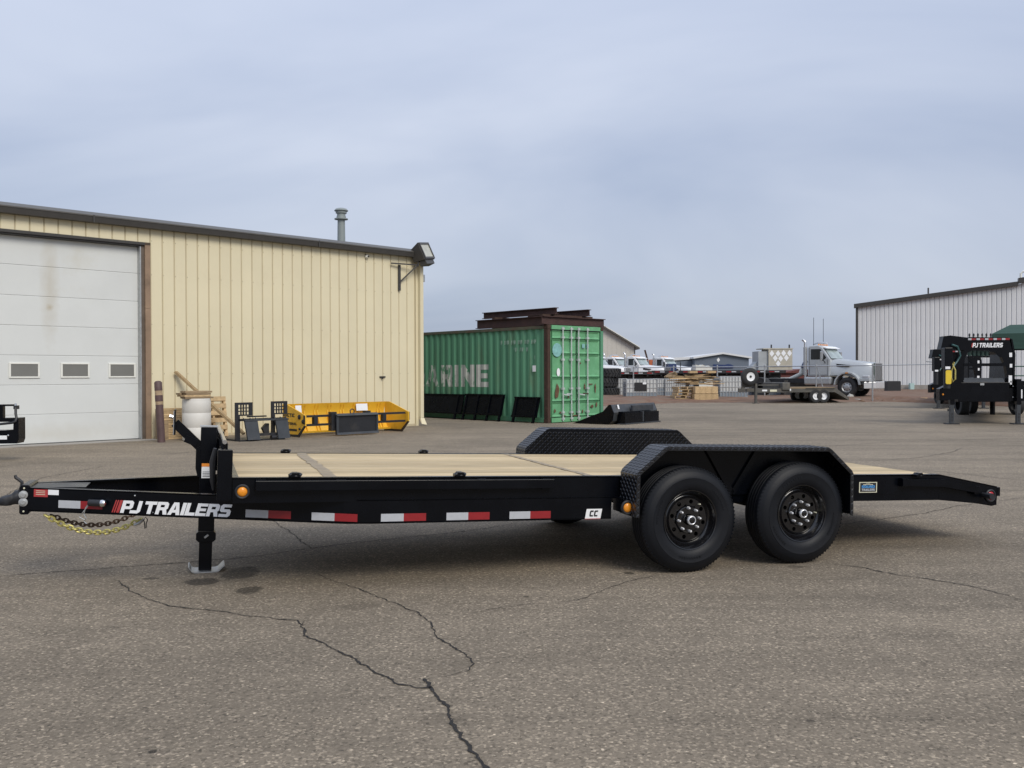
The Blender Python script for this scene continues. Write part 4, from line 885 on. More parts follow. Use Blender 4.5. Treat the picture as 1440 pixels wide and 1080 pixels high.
# --- wheels
def make_wheel():
    M_hub = mat('bright_hub_metal', (.72, .73, .74), rough=.28, metal=.55, var=.08)
    # local: axle along y, outer face towards -y ; tyre outer sidewall at y = 0
    b = MB(); n = 28
    holes = 8; prof_r = [(.212, .045), (.205, .052), (.196, .062), (.188, .085), (.186, .20)]
    b.lathe([(.214, .012), (.2125, .006), (.206, .008), (.2, .022), (.193, .03), (.188, .05), (.17, .066), (.163, .064), (.158, .058), (.150, .05)], 64, 'Y')
    # disc with holes: built as ring quads between r .10 and .150 with 8 round openings
    ring = MB()
    for h_ in range(holes):
        t0 = 2 * pi * h_ / holes + .2; tm = t0 + pi / holes; hc = Vector((.128 * cos(tm), 0, .128 * sin(tm))); m = 16
        inner = [hc + Vector((.0155 * cos(a), .05, .0155 * sin(a))) for a in [2 * pi * k / m for k in range(m)]]
        outer = []
        for k in range(m):
            a = 2 * pi * k / m; d = Vector((cos(a), 0, sin(a)))
            best = .2
            for s_ in range(1, 60):
                q = hc + d * (s_ * .0012); r_ = sqrt(q.x ** 2 + q.z ** 2); an = (atan2(q.z, q.x) - t0) % (2 * pi)
                if r_ > .150 or r_ < .10 or an > 2 * pi / holes: best = s_ * .0012; break
            else: best = .0
            q = hc + d * best; outer.append(Vector((q.x, .05, q.z)))
        back = [v + Vector((0, .02, 0)) for v in inner]
        ring.add(inner + outer + back, [(k, (k + 1) % m, m + (k + 1) % m, m + k) for k in range(m)] + [(k, 2 * m + k, 2 * m + (k + 1) % m, (k + 1) % m) for k in range(m)])
    b.v += [] ; b.add(ring.v, ring.f)
    b.lathe([(.100, .05), (.097, .042), (.09, .036), (.085, .036), (.04, .036)], 48, 'Y')
    b.lathe([(.16, .09), (.02, .092)], 24, 'Y')
    rim = b.build('wheel', M_rim, None, smooth=35)
    # tyre
    w = .222; R_ = .3772
    pr_ = [(.212, .012), (.222, .004), (.235, -.004), (.262, -.0095), (.286, -.011), (.300, -.0135), (.303, -.0105), (.318, -.0075), (.335, .002), (.345, .006), (.352, .014), (.366, .022), (.3735, .03), (.3755, .036)]
    x_ = .036; gro = []
    for g in (.062, .094, .126, .158): gro += [(R_, g - .007), (R_ - .010, g - .004), (R_ - .010, g + .004), (R_, g + .007)]
    pr_ += gro + [(.3755, w - .038), (.3735, w - .032), (.362, w - .022), (.345, w - .006), (.30, w + .006), (.25, w), (.212, w - .02)]
    b = MB(); b.lathe(pr_, 96, 'Y'); ty = b.build('tyre', M_rubber, rim, smooth=28)
    # shoulder lugs
    b = MB()
    for k in range(84):
        t = 2 * pi * k / 84; Mx = Matrix.Rotation(-t, 4, 'Y'); b.add([(.3645, .0195, -.006), (.3745, .0275, -.006), (.3745, .0275, .006), (.3645, .0195, .006), (.3665, .0165, -.004), (.378, .027, -.004), (.378, .027, .004), (.3665, .0165, .004)], [(4, 5, 6, 7), (0, 4, 7, 3), (1, 2, 6, 5), (0, 1, 5, 4), (3, 7, 6, 2)], Mx)
    o = b.build('shoulder_lugs', M_rubber, rim); o['kind'] = 'stuff'
    # raised sidewall ribs / lettering blocks
    b = MB(); r = random.Random(5)
    for base in (.3, 2.6, 4.4):
        for k in range(9):
            t = base + k * .075; Mx = Matrix.Rotation(-t, 4, 'Y'); hgt = r.uniform(.010, .018); b.box(.270 - hgt / 2, .270 + hgt / 2, -.0135, -.009, -.007, .006 * r.uniform(.2, 1), Mx)
    o = b.build('sidewall_marks', M_rubber, rim); o['kind'] = 'stuff'
    b = MB(); b.lathe([(.001, -.014), (.022, -.014), (.026, -.012), (.031, -.005), (.033, .0), (.033, .036)], 28, 'Y'); hb = b.build('hub_cap', M_rim, rim, smooth=40)
    b = MB(); b.lathe([(.0235, -.0165), (.0265, -.0185), (.0305, -.017), (.033, -.011), (.0335, -.001)], 32, 'Y'); b.build('hub_ring', M_hub, rim, smooth=50)
    for k in range(8):
        t = 2 * pi * k / 8 + .1; c = (.0825 * cos(t), .012, .0825 * sin(t)); b = MB()
        b.lathe([(.001, -.008), (.006, -.006), (.0105, .002), (.011, .024)], 8, 'Y', c); b.build('lug_nut', M_hub, rim, smooth=35)
    b = MB(); b.tube([(.135 * cos(.9), .05, .135 * sin(.9)), (.139 * cos(.9), .028, .139 * sin(.9))], .005, 6); b.build('valve_stem', M_cream, rim)
    return rim
w0 = make_wheel()
def place_wheel(o, s_, y, dz, flip, spin):
    o.parent = trl; o.location = (s_, y, dz); o.rotation_euler = (0, spin, pi if flip else 0)
place_wheel(w0, 0, 0.012, 0, False, .0)
def add_wheel(s_, y, dz, flip, spin):
    c = copy_tree(w0); place_wheel(c, s_, y, dz, flip, spin); return c
DZ2 = AX * sin(TILT)
add_wheel(AX, .012, DZ2, False, .9); add_wheel(0, mirror(.012), 0, True, .4); add_wheel(AX, mirror(.012), DZ2, True, 2.1)
for s_, dz in ((0, 0), (AX, DZ2)):
    b = MB(); b.tube([(s_, .2, dz), (s_, mirror(.2), dz)], .045, 12); b.build('axle', M_matte, trl, smooth=40)
    for yy in (INS + .12, WF - .12):
        b = MB()
        for k, L_ in enumerate((.36, .28, .2)): b.beam((s_ - L_, yy, dz + .055 + .02 * (L_ / .36) - k * .013), (s_, yy, dz + .052 - k * .013), .05, .010); b.beam((s_, yy, dz + .052 - k * .013), (s_ + L_, yy, dz + .055 + .02 * (L_ / .36) - k * .013), .05, .010)
        o = b.build('leaf_spring', M_matte, trl); o['kind'] = 'stuff'
for yy in (INS + .12, WF - .12):
    for s_ in (-.38, .47, AX + .38): MB().box(s_ - .03, s_ + .03, yy - .035, yy + .035, .04, .17).build('spring_hanger', M_black, trl)

# ================================================================== THINGS ALONG THE TAN WALL

def wl(px, py): return MW.inverted() @ G(px, py)      # wall-frame ground coordinates of a pixel
# leaning bollard
M_boll = mat('brown_bollard_paint', (.085, .05, .048), rough=.6, var=.25, scale=5)
M_bare = mat('bare_faded_band', (.36, .26, .16), rough=.7, var=.35, scale=9)
p = G(227, 622); bo = thing('bollard', 'leaning brown pipe bollard with worn tan bands beside the door', 'bollard', p)
bo.rotation_euler = (radians(-1.5), radians(-3.4), 0)
zz = [(-.05, .80, M_boll, .078), (.80, .87, M_bare, .0765), (.87, 1.0, M_boll, .08), (1.0, 1.1, M_bare, .0765), (1.1, 1.27, M_boll, .079)]
for a, c, m, r_ in zz:
    b = MB(); b.lathe([(.001, a), (r_, a), (r_, c), (r_ * .7, c + (.03 if c > 1.2 else 0)), (.001, c + (.04 if c > 1.2 else 0))], 18, 'Z'); b.build('pipe_band', m, bo, smooth=40)
# stacked crates of short boards
p = wl(249, 618); cr_ = thing('lumber_stack', 'stack of short pale boards between the bollard and white barrel', 'lumber', MW @ Vector((p.x, p.y + .2, 0)), WA)
for i in range(13):
    b = MB(); j = random.uniform(-.015, .015); b.box(-.27 + j, .17 + j, -.12, .14, .005 + i * .053, .052 + i * .053); b.build('board', M_wood, cr_)
b = MB(); b.box(-.36, -.28, -.12, .1, 0, .68); b.build('upright_board', M_woodd, cr_)
b = MB(); b.box(-.31, -.20, -.22, -.13, 0, .42); b.build('upright_board', M_woodd, cr_)
# white barrel
M_barrel = mat('white_plastic_barrel', (.62, .6, .55), rough=.5, var=.06, scale=3, dirt=(.4, .37, .32), dirtamt=.2, dscale=3)
p = G(277, 620.5); br = thing('barrel', 'white plastic drum with boards laid on top beside the tan wall', 'barrel', (p.x - .1, p.y + .28, 0))
b = MB(); b.lathe([(.001, 0), (.285, 0), (.297, .03), (.3, .285), (.297, .29), (.3, .295), (.302, .60), (.299, .605), (.302, .61), (.3, .86), (.292, .885), (.295, .90), (.288, .915), (.001, .91)], 36, 'Z'); b.build('drum', M_barrel, br, smooth=40)
lb = thing('board_pile', 'short weathered boards piled on the lid of the white barrel', 'lumber', (p.x - .1, p.y + .28, .916), WA)
for i in range(4):
    for k in range(2):
        b = MB(); b.box(-.33 + random.uniform(-.05, .05), .26 + random.uniform(-.05, .05), -.2 + k * .2, -.02 + k * .2, i * .042, i * .042 + .038); b.build('board', M_wood if i == 1 else M_woodd, lb)
# pallet leaning on the wall
def pallet(label, group=None, W=1.0, L=1.2, m=M_wood):
    o = thing('pallet', label, 'pallet', group=group)
    for i in range(6):
        y = -L / 2 + i * (L - .1) / 5; MB().box(-W / 2, W / 2, y, y + .1, .118, .138).build('slat', m, o)
    for i in range(3):
        y = -L / 2 + i * (L - .1) / 2; MB().box(-W / 2, W / 2, y, y + .1, 0, .02).build('slat', m, o)
    for i in range(3):
        x_ = -W / 2 + i * (W - .05) / 2; MB().box(x_, x_ + .05, -L / 2, L / 2, .02, .118).build('stringer', m, o)
    return o
pl = pallet('pale wooden pallet standing on end against the tan wall', None, .62, .92)
q = wl(309, 617); pl.location = MW @ Vector((q.x + .1, -.36, .46)); pl.rotation_mode = 'XYZ'; pl.rotation_euler = Matrix.Rotation(WA, 3, 'Z').to_4x4().to_euler(); pl.rotation_euler = (Matrix.Rotation(WA, 4, 'Z') @ Matrix.Rotation(radians(82), 4, 'X')).to_euler()
# long leaning plank
top = wall_pt(247, 523, -.06); bt = wall_pt(343, 610, -1.45)
b = MB(); ln = thing('plank', 'long weathered plank leaning diagonally against the tan wall', 'plank', P1, WA)
b.beam(top, bt, .10, .05); b.build('board', wood('weathered_long_plank', (.32, .23, .125), (.18, .12, .065), (4, 4, 1), .05), ln)
# grid-backed fork frame attachment
o0 = wl(341, 621); ff = thing('fork_frame', 'dark steel fork frame attachment with two square grid guards', 'attachment', MW @ Vector((o0.x - .08, o0.y, 0)), WA)
def guard(x0, z0, w, h):
    g = MB(); g.box(x0, x0 + w, .16, .19, z0 + h - .05, z0 + h); g.box(x0, x0 + .075, .16, .19, z0, z0 + h - .05); g.box(x0 + w - .085, x0 + w, .16, .19, z0, z0 + h - .05)
    nx, nz = 4, 3; iw = w - .16
    g.box(x0 + .075, x0 + w - .085, .16, .19, z0, z0 + .03)
    o = g.build('grid_guard', M_matte, ff)
    for i in range(1, nx): xx = x0 + .075 + iw * i / nx; MB().box(xx - .011, xx + .011, .162, .188, z0 + .03, z0 + h - .05).build('grid_bar', M_matte, o)
    for i in range(1, nz): z_ = z0 + .03 + (h - .08) * i / nz; MB().box(x0 + .075, x0 + w - .085, .164, .186, z_ - .011, z_ + .011).build('grid_bar', M_matte, o)
guard(0, .54, .41, .29); guard(.86, .55, .40, .29)
MB().box(.0, .09, .12, .19, .02, .54).build('upright', M_matte, ff); MB().box(.86, .93, .12, .19, .06, .55).build('upright', M_matte, ff)
MB().box(.05, 1.2, .12, .18, .43, .48).build('cross_tube', M_matte, ff); MB().box(.35, .8, .26, .32, .50, .53).build('cross_tube', M_matte, ff)
for x0 in (.13, .86):
    b = MB(); b.add([(x0, -.02, .43), (x0 + .30, -.02, .43), (x0 + .32, -.10, .03), (x0 + .03, -.10, .03), (x0, .03, .43), (x0 + .30, .03, .43), (x0 + .32, -.05, .03), (x0 + .03, -.05, .03)], [(0, 1, 2, 3), (7, 6, 5, 4), (0, 4, 5, 1), (1, 5, 6, 2), (2, 6, 7, 3), (3, 7, 4, 0)]); b.build('mounting_plate', M_greysteel, ff)
    for k in (.02, .17, .30):
        b = MB(); b.add([(x0 + k, -.02, .43), (x0 + k + .018, -.02, .43), (x0 + k + .018, .1, .50), (x0 + k, .1, .50), (x0 + k, .1, .43), (x0 + k + .018, .1, .43)], [(0, 1, 2, 3), (0, 3, 4), (1, 5, 2), (3, 2, 5, 4), (0, 4, 5, 1)]); b.build('gusset', M_greysteel, ff)
b = MB(); b.box(.13, 1.18, -.03, .05, .43, .465); b.build('top_bar', M_greysteel, ff)
MB().box(.40, .95, -.02, .05, .10, .16).build('lower_bar', M_matte, ff)
b = MB(); b.prism_y([(.62, .26), (.72, .36), (.78, .36), (.78, .10), (.70, .10)], .12, .2); b.build('lift_hook', M_matte, ff)
for x0 in (.18, .72):
    b = MB(); b.lathe([(.001, -.06), (.055, -.06), (.055, .06), (.001, .06)], 16, 'X', (x0 + .1, .0, .055)); b.build('roller', M_matte, ff, smooth=40)
MB().box(.02, 1.1, .0, .75, .0, .035).build('base_plate', M_matte, ff)
# small hitch block lying on the asphalt
b = MB(); b.prism_y([(-.1, 0), (.12, 0), (.11, .03), (.05, .065), (-.05, .065), (-.08, .03)], -.06, .06); p = G(360, 634.5)
# yellow snow pusher
M_yel = mat('yellow_pusher_paint', (.74, .42, .03), rough=.45, var=.12, scale=2.5, dirt=(.38, .2, .03), dirtamt=.22, dscale=3)
o0 = wl(434, 615.2); pu = thing('snow_pusher', 'yellow snow pusher blade with black hitch plate against the tan wall', 'snow pusher', MW @ Vector((o0.x - .1, o0.y, 0)), WA)
PL = wl(572, 607).x - o0.x + .1
sp_ = [(-.02, .50), (-.02, .26), (.24, .05), (.95, .05), (.98, .74), (.78, .74)]
for xx in (0, PL - .03):
    b = MB(); b.prism_x(sp_, xx, xx + .03); e = b.build('end_plate', M_yel, pu)
    b = MB(); b.prism_x([(-.07, .26), (-.02, .27), (.245, .055), (.95, .05), (.95, 0), (.22, 0)], xx - .035, xx - .002); b.build('skid_shoe', M_matte, e)
    b = MB(); b.prism_x([(-.022, .30), (.04, .30), (.04, .50), (-.022, .50)], xx + (.03 if xx else -.012), xx + (.042 if xx else 0)); b.build('hinge_plate', M_matte, e)
cv = [(.93 + .09 * sin(pi * k / 8) - .12 * (1 - k / 8) ** 2, .06 + .68 * k / 8) for k in range(9)]
b = MB(); b.prism_x(cv + [(y + .02, z) for y, z in reversed(cv)], .03, PL - .03); b.build('moldboard', M_yel, pu, smooth=40)
nr = 16
for i in range(nr):
    xx = .12 + (PL - .25) * (i // 2 + (.23 if i % 2 else 0)) / (nr / 2 - .6)
    if xx > PL - .08: continue
    b = MB(); b.prism_x([(y - .075 * sin(pi * min(1, k / 7 + .1)), z) for k, (y, z) in enumerate(cv)] + [(y - .001, z) for y, z in reversed(cv)], xx, xx + .018); b.build('rib', M_yel, pu)
MB().box(.03, PL - .03, .72, .86, .05, .09).build('cutting_edge', M_yel, pu)
for z_ in (.25, .45):
    MB().box(.06, PL - .06, .06, .14, z_, z_ + .05).build('push_tube', M_matte, pu)
for xx in (.28, PL - .75): MB().box(xx, xx + .1, .05, .15, .30, .45).build('strut', M_matte, pu)
for xx in (.7, PL * .56): MB().box(xx, xx + .14, -.02, .12, .12, .56).build('upright', M_matte, pu)
b = MB(); x0, x1 = .78, PL * .66
b.box(x0, x1, -.09, -.05, .08, .48); hp = b.build('hitch_plate', M_matte, pu)
b = MB(); b.prism_x([(-.15, .47), (-.05, .52), (-.05, .47)], x0, x1); b.build('plate_lip', M_greysteel, hp)
b = MB(); b.box(x0, x0 + .06, -.11, -.05, .06, .47); b.build('plate_side', M_greysteel, hp); MB().box(x1 - .05, x1, -.11, -.05, .06, .47).build('plate_side', M_greysteel, hp)
b = MB(); b.prism_x([(-.14, .03), (-.05, .03), (-.05, .08), (-.12, .08)], x0, x1); b.build('plate_foot', M_greysteel, hp)
b = MB(); b.tube([((x0 + x1) / 2 - .1 + .055 * cos(t), -.02, .56 + .055 * sin(t)) for t in [k * pi / 8 for k in range(16)]], .014, 6, closed=True); b.build('lifting_ring', M_matte, pu, smooth=40)
def yl(u, v): return (-.004, .95 - u, v)
lettering('lettering', 'ARCTIC', lambda u, v: yl(u, .45 + v), M_blackprint, pu, .52, .085)
lettering('lettering', 'SECTIONAL', lambda u, v: yl(u, .27 + v), M_blackprint, pu, .62, .06)
MB().add([(-.004, .92, .13), (-.004, .33, .13), (-.004, .33, .18), (-.004, .92, .18)], [(0, 1, 2, 3)]).build('decal', M_blackprint, pu)
for (y, z, r_) in ((.22, .46, .055), (-.0 + .06, .36, .05), (.2, .19, .03)):
    MB().lathe([(.001, -.03), (r_ * .6, -.03), (r_, -.015), (r_, 0)], 14, 'X', (-.002, y, z)).build('bolt_boss', M_matte, pu, smooth=40)
for xx, ww in ((.30, .16), (PL - .95, .34)):
    MB().add([(xx, .885, .53), (xx + ww, .885, .53), (xx + ww, .905, .70), (xx, .905, .70)], [(0, 1, 2, 3)]).build('white_decal', M_white, pu)
b = MB(); b.beam((-.08, 0, 0), (.1, 0, .0), .03, .035); b.beam((-.03, -.03, -.05), (.02, -.03, .0), .03, .03); o = b.build('wall_hook', M_matte); q = wall_pt(537.5, 530, -.02); o.location = MW @ q; o.rotation_euler = (0, 0, WA); tag(o, 'small dark metal hook fixed on the tan wall above the pusher', 'hook')
# black machine attachment entering at the far left
dq = 15.3; p = D(0, 624, dq); at_ = thing('hydraulic_attachment', 'black steel hydraulic attachment with hose loop in front of the door', 'attachment', (p.x, p.y, 0), radians(8))
zb = p.z; px_m = F / dq; 
b = MB(); b.prism_y([(-1.4, zb), (.265, zb), (.29, zb + .07), (.29, zb + .425), (.21, zb + .425), (.205, zb + .23), (.06, zb + .22), (-1.4, zb + .2)], 0, .3); b.build('body', M_black, at_, bevel=.006)
b = MB(); b.box(-1.4, .21, .02, .2, zb + .36, zb + .425); b.build('cross_beam', M_black, at_)
b = MB(); b.box(-1.4, .22, .05, .12, zb + .62, zb + .65); b.build('top_rail', M_black, at_); MB().box(-.3, .03, .05, .15, zb + .425, zb + .62).build('upright', M_black, at_)
b = MB(); b.tube([(.235, .04, zb + .61), (.24, .02, zb + .5), (.26, 0, zb + .42), (.25, -.02, zb + .37), (.2, -.03, zb + .345), (0, -.03, zb + .325), (-.4, -.03, zb + .32)], .022, 8); b.build('hose', M_matte, at_, smooth=40)
b = MB(); b.box(.205, .27, .02, .1, zb + .57, zb + .63); b.build('fitting', M_matte, at_); MB().lathe([(.001, .04), (.02, .03), (.022, 0)], 12, 'Z', (.235, .03, zb + .63)).build('fitting_cap', M_chrome, at_, smooth=40)
b = MB(); b.box(-.4, .11, -.006, -.002, zb + .07, zb + .135); b.build('label', M_white, at_); MB().lathe([(.001, -.015), (.015, -.01), (.018, 0)], 12, 'Y', (.13, -.001, zb + .135)).build('bolt', M_chrome, at_)
MB().box(-1.3, -1.1, .05, .25, 0, zb).build('stand', M_black, at_); MB().box(-.55, -.4, .05, .25, 0, zb).build('stand', M_black, at_)

# ================================================================== BLACK BUCKET
p = G(805, 596.3); q = G(905, 594.5); BA = radians(-38)
bk = thing('loader_bucket', 'black loader bucket with hitch plate on the asphalt by the container', 'bucket', G(805.5, 595.3), BA)
Minv = (Matrix.Translation(G(805.5, 596.3)) @ Matrix.Rotation(BA, 4, 'Z')).inverted()
# local x: from cutting edge tip (left) to back/right; y away.
# side plate near
sd = [(0, .0), (1.2, .0), (1.33, .10), (1.38, .34), (1.28, .56), (1.22, .56), (1.02, .36), (.55, .20)]
b = MB(); b.prism_y(sd, 0, .025); b.build('side_plate', M_black, bk)
b = MB(); b.prism_y(sd, 2.45, 2.475); b.build('side_plate', M_black, bk)
b = MB(); b.prism_y([(0, 0), (1.2, 0), (1.33, .10), (1.38, .34), (1.28, .56), (1.26, .56), (1.355, .34), (1.31, .11), (1.19, .02), (0, .012)], .025, 2.45); b.build('shell', M_greysteel, bk)
b = MB(); b.box(1.39, 1.55, .25, 1.2, .30, .36); b.prism_y([(1.39, .30), (1.62, .33), (1.62, .02), (1.39, .08)], .22, 1.2); b.build('hitch_box', M_black, bk)
b = MB(); b.prism_y([(1.39, .30), (1.62, .33), (1.62, .02), (1.39, .08)], 1.32, 2.15); b.build('hitch_box', M_black, bk)
b = MB(); b.box(1.37, 1.6, 1.2, 1.32, .05, .34); b.build('hitch_rib', M_greysteel, bk); MB().box(1.38, 1.66, .2, 2.2, .0, .035).build('hitch_foot', M_greysteel, bk)
MB().box(1.40, 1.46, .9, 2.1, .36, .52).build('back_plate', M_greysteel, bk)
b = MB(); b.add([(1.31, .28, .54), (1.345, .28, .42), (1.345, .36, .42), (1.31, .36, .54)], [(0, 1, 2, 3)]); 
for v in range(4): b.v[v] = (b.v[v][0] + .012, b.v[v][1], b.v[v][2] + .012)
b.build('label', M_white, bk)

# ================================================================== FENCE
FP = [D(1227, 563, 46.8)]
fdir = Vector((-.70, .714, 0)); FB = [Vector((FP[0].x, FP[0].y, 0)) + fdir * (3.05 * i) for i in range(6)]
fn = thing('fence', 'galvanised pipe fence with a single top rail behind the totes', 'fence', FB[0])
for i, p in enumerate(FB):
    v = p - FB[0]; b = MB(); b.tube([v + Vector((0, 0, -.2)), v + Vector((0, 0, 1.86))], .038, 10); b.build('post', M_zinc, fn, smooth=40)
    MB().lathe([(.045, 1.84), (.045, 1.90), (.001, 1.93)], 10, 'Z', tuple(v)).build('post_cap', M_zinc, fn, smooth=40)
b = MB(); b.tube([Vector((0, 0, 1.82)), FB[-1] - FB[0] + Vector((0, 0, 1.82))], .026, 8); b.build('top_rail', M_zinc, fn, smooth=40)
b = MB(); b.tube([Vector((0, 0, 1.82)), Vector((3.2, -3.0, 1.86)), D(1303, 508.5, 38) - FB[0]], .022, 6); b.build('rail_extension', M_zinc, fn)
b = MB(); b.beam(FB[1] - FB[0] + Vector((0, 0, 1.95)), FB[1] - FB[0] + Vector((.35, -.25, .4)), .05, .05); b.build('brace', M_zinc, fn)

# ================================================================== TOTES, TYRES, WOOD PILES
M_tote = mat('translucent_tote_plastic', (.5, .51, .5), rough=.45, var=.12, scale=2.5, dirt=(.33, .34, .35), dirtamt=.35, dscale=1.5, rnd=.12)
M_cage = mat('galvanised_cage', (.3, .31, .32), rough=.5, metal=.4, var=.15)
M_liq = mat('grey_blue_liquid_tote', (.2, .235, .27), rough=.45, var=.1, scale=2)
def tote(label, fill=0.0, valve=False):
    o = thing('tote_tank', label, 'tote', group='totes in a row behind the fence')
    b = MB(); b.cbox(-.57, .57, -.47, .47, .15, 1.12, .05); b.build('bottle', M_tote, o, bevel=.03)
    if fill: MB().box(-.575, .575, -.475, .475, .16, .16 + .95 * fill).build('contents', M_liq, o)
    b = MB(); b.lathe([(.001, 1.17), (.12, 1.17), (.12, 1.1)], 16, 'Z'); b.build('lid', M_blackprint, o)
    k = 0
    for i in range(10):
        x_ = -.59 + 1.18 * i / 9
        for y in (-.49, .49): MB().box(x_ - .012, x_ + .012, y - .012, y + .012, .12, 1.15).build('cage_bar', M_cage, o)
    for i in range(1, 8):
        y = -.49 + .98 * i / 8
        for x_ in (-.59, .59): MB().box(x_ - .012, x_ + .012, y - .012, y + .012, .12, 1.15).build('cage_bar', M_cage, o)
    for z_ in (.15, .40, .65, .90, 1.14):
        b = MB(); b.tube([(-.595, -.495, z_), (.595, -.495, z_), (.595, .495, z_), (-.595, .495, z_)], .014, 5, closed=True); b.build('cage_ring', M_cage, o)
    for x_ in (-.5, 0, .5): MB().box(x_ - .07, x_ + .07, -.5, .5, 0, .09).build('pallet_block', M_cage, o)
    MB().box(-.6, .6, -.5, .5, .09, .115).build('pallet_top', M_cage, o)
    if valve: MB().box(-.28, .2, -.52, -.505, .48, .95).build('label_plate', M_blackprint, o); MB().box(.04, .18, -.53, -.52, .85, .96).build('label', M_white, o)
    return o
def place(o, px, py, rz=0.0, z=0.0): o.location = G(px, py, z); o.rotation_euler = (0, 0, rz)
t1 = tote('caged white tote beside the stacked tractor tyres'); place(t1, 867, 559.2, .1); t1.location.y += .4
t2 = tote('caged white tote with a black placard on its side', .25, True); place(t2, 900, 561.5, .05); t2.scale = (1.45, 1, 1.0)
t3 = tote('caged tote half full of grey liquid left of the pallets', .45); place(t3, 930, 559.8, .05)
t4 = tote('caged tote with driftwood on top behind the pallets', .2); place(t4, 947, 559.8, .05)
t5 = tote('caged tote standing next to the trailer spare wheel', .3); place(t5, 1028, 562.5, .08); t5.scale = (1.28, 1, 1.12)
t6 = tote('caged tote behind the spare wheel of the grey trailer', .3); place(t6, 1058, 559.5, .05)
t7 = tote('caged tote half hidden behind the grey trailer frame', .2); place(t7, 1082, 559.5, .05)
t8 = tote('caged tote beyond the truck chassis at the fence', .2); place(t8, 1101, 553.5, .05)
M_trr = mat('old_tyre_rubber', (.016, .017, .019), rough=.75, var=.3, scale=6, dirt=(.05, .045, .04), dirtamt=.3)
def tractor_tyre(label, z):
    o = thing('tractor_tyre', label, 'tyre', group='tractor tyres stacked behind the container')
    b = MB(); b.lathe([(.42, .10), (.5, .02), (.68, .0), (.76, .06), (.79, .28), (.76, .50), (.68, .56), (.5, .54), (.42, .46)], 40, 'Z'); b.build('carcass', M_trr, o, smooth=40)
    for k in range(26):
        for s_ in (0, 1):
            t = 2 * pi * (k + .5 * s_) / 26; b = MB(); z0, z1 = (.04, .30) if s_ == 0 else (.26, .52); d = .16 if s_ == 0 else -.16
            P_ = [Vector((cos(t) * .78, sin(t) * .78, z0)), Vector((cos(t + d) * .80, sin(t + d) * .80, z1))] if s_ == 0 else [Vector((cos(t - d) * .80, sin(t - d) * .80, z0)), Vector((cos(t) * .78, sin(t) * .78, z1))]
            b.beam(P_[0], P_[1], .07, .07, (cos(t), sin(t), 0)); b.build('tread_lug', M_trr, o)
    return o
tp = G(853, 559.5); tp.y += .6
for i in range(3):
    o = tractor_tyre(('lowest tractor tyre of the stack behind the green container', 'middle tractor tyre of the stack behind the green container', 'top tractor tyre of the stack behind the green container')[i], 0); o.location = (tp.x + (.05, -.04, .12)[i], tp.y, .05 + .585 * i); o.rotation_euler = (0, 0, i * .7)
# pallets and lumber
pp = G(966, 564.5)
for i in range(5):
    o = pallet(('lowest pallet of the stack beside the plywood crate', 'second pallet up in the stack beside the crate', 'third pallet up in the stack beside the crate', 'fourth pallet up in the stack beside the crate', 'topmost pallet of the stack beside the crate')[i], 'stacked pallets', 1.22 - .05 * i, 1.0); o.location = (pp.x + (.0, .02, .1, .12, .06)[i] - .1, pp.y + .5, .01 + i * .152); o.rotation_euler = (0, 0, .04 + .03 * i)
pc = G(993, 564.8); cb = thing('plywood_crate', 'low plywood crate of boards beside the pallet stack', 'crate', (pc.x, pc.y + .4, 0), .05)
for i in range(2):
    b = MB(); b.box(-.62 + .04 * i, .62 - .02 * i, -.4, .4, .01 + i * .40, .39 + i * .38); b.build('crate_side', M_wood, cb, bevel=.01)
    for x_ in (-.3, 0, .3): MB().box(x_ - .04, x_ + .04, -.415, -.401, .02 + i * .40, .38 + i * .38).build('batten', M_wood, cb)
lp = thing('lumber_pile', 'untidy heap of pale boards on top of pallets and crate', 'lumber', (pp.x + .5, pp.y + .45, .80), .05)
rl = random.Random(21)
for i in range(34):
    L_ = rl.uniform(.6, 1.9); a = rl.uniform(-.35, .35); z_ = rl.uniform(.0, .55) * (1 - .3 * rl.random()); x_ = rl.uniform(-.9, .9) * (1 - z_ * .6); tl = rl.uniform(-.12, .12)
    d = Vector((cos(a) * cos(tl), sin(a), sin(tl))) * L_ / 2; c = Vector((x_, rl.uniform(-.35, .35), z_ + .05)); b = MB(); b.beam(c - d, c + d, rl.uniform(.08, .16), .035); b.build('board', M_wood if rl.random() < .6 else M_woodd, lp)
for x_ in (-.35, .62):
    b = MB(); b.box(x_, x_ + .42, -.3, .1, .66, .78); b.build('wood_block', M_wood, lp)
for i in range(3):
    b = MB(); r = rl
    c = G(947 - i * 3, 559.8) + Vector((i * .06, 0, 1.2)); b.tube([c + Vector((-.35, .1 * i, .02)), c + Vector((-.05, .1, .12 + .05 * i)), c + Vector((.25, .1 - .1 * i, .22 + .06 * i))], [.07, .08, .04], 7); o = b.build('driftwood', M_woodd, None, smooth=50); tag(o, 'weathered log lying on a tote beside the lumber heap', 'log', 'logs on the tote')

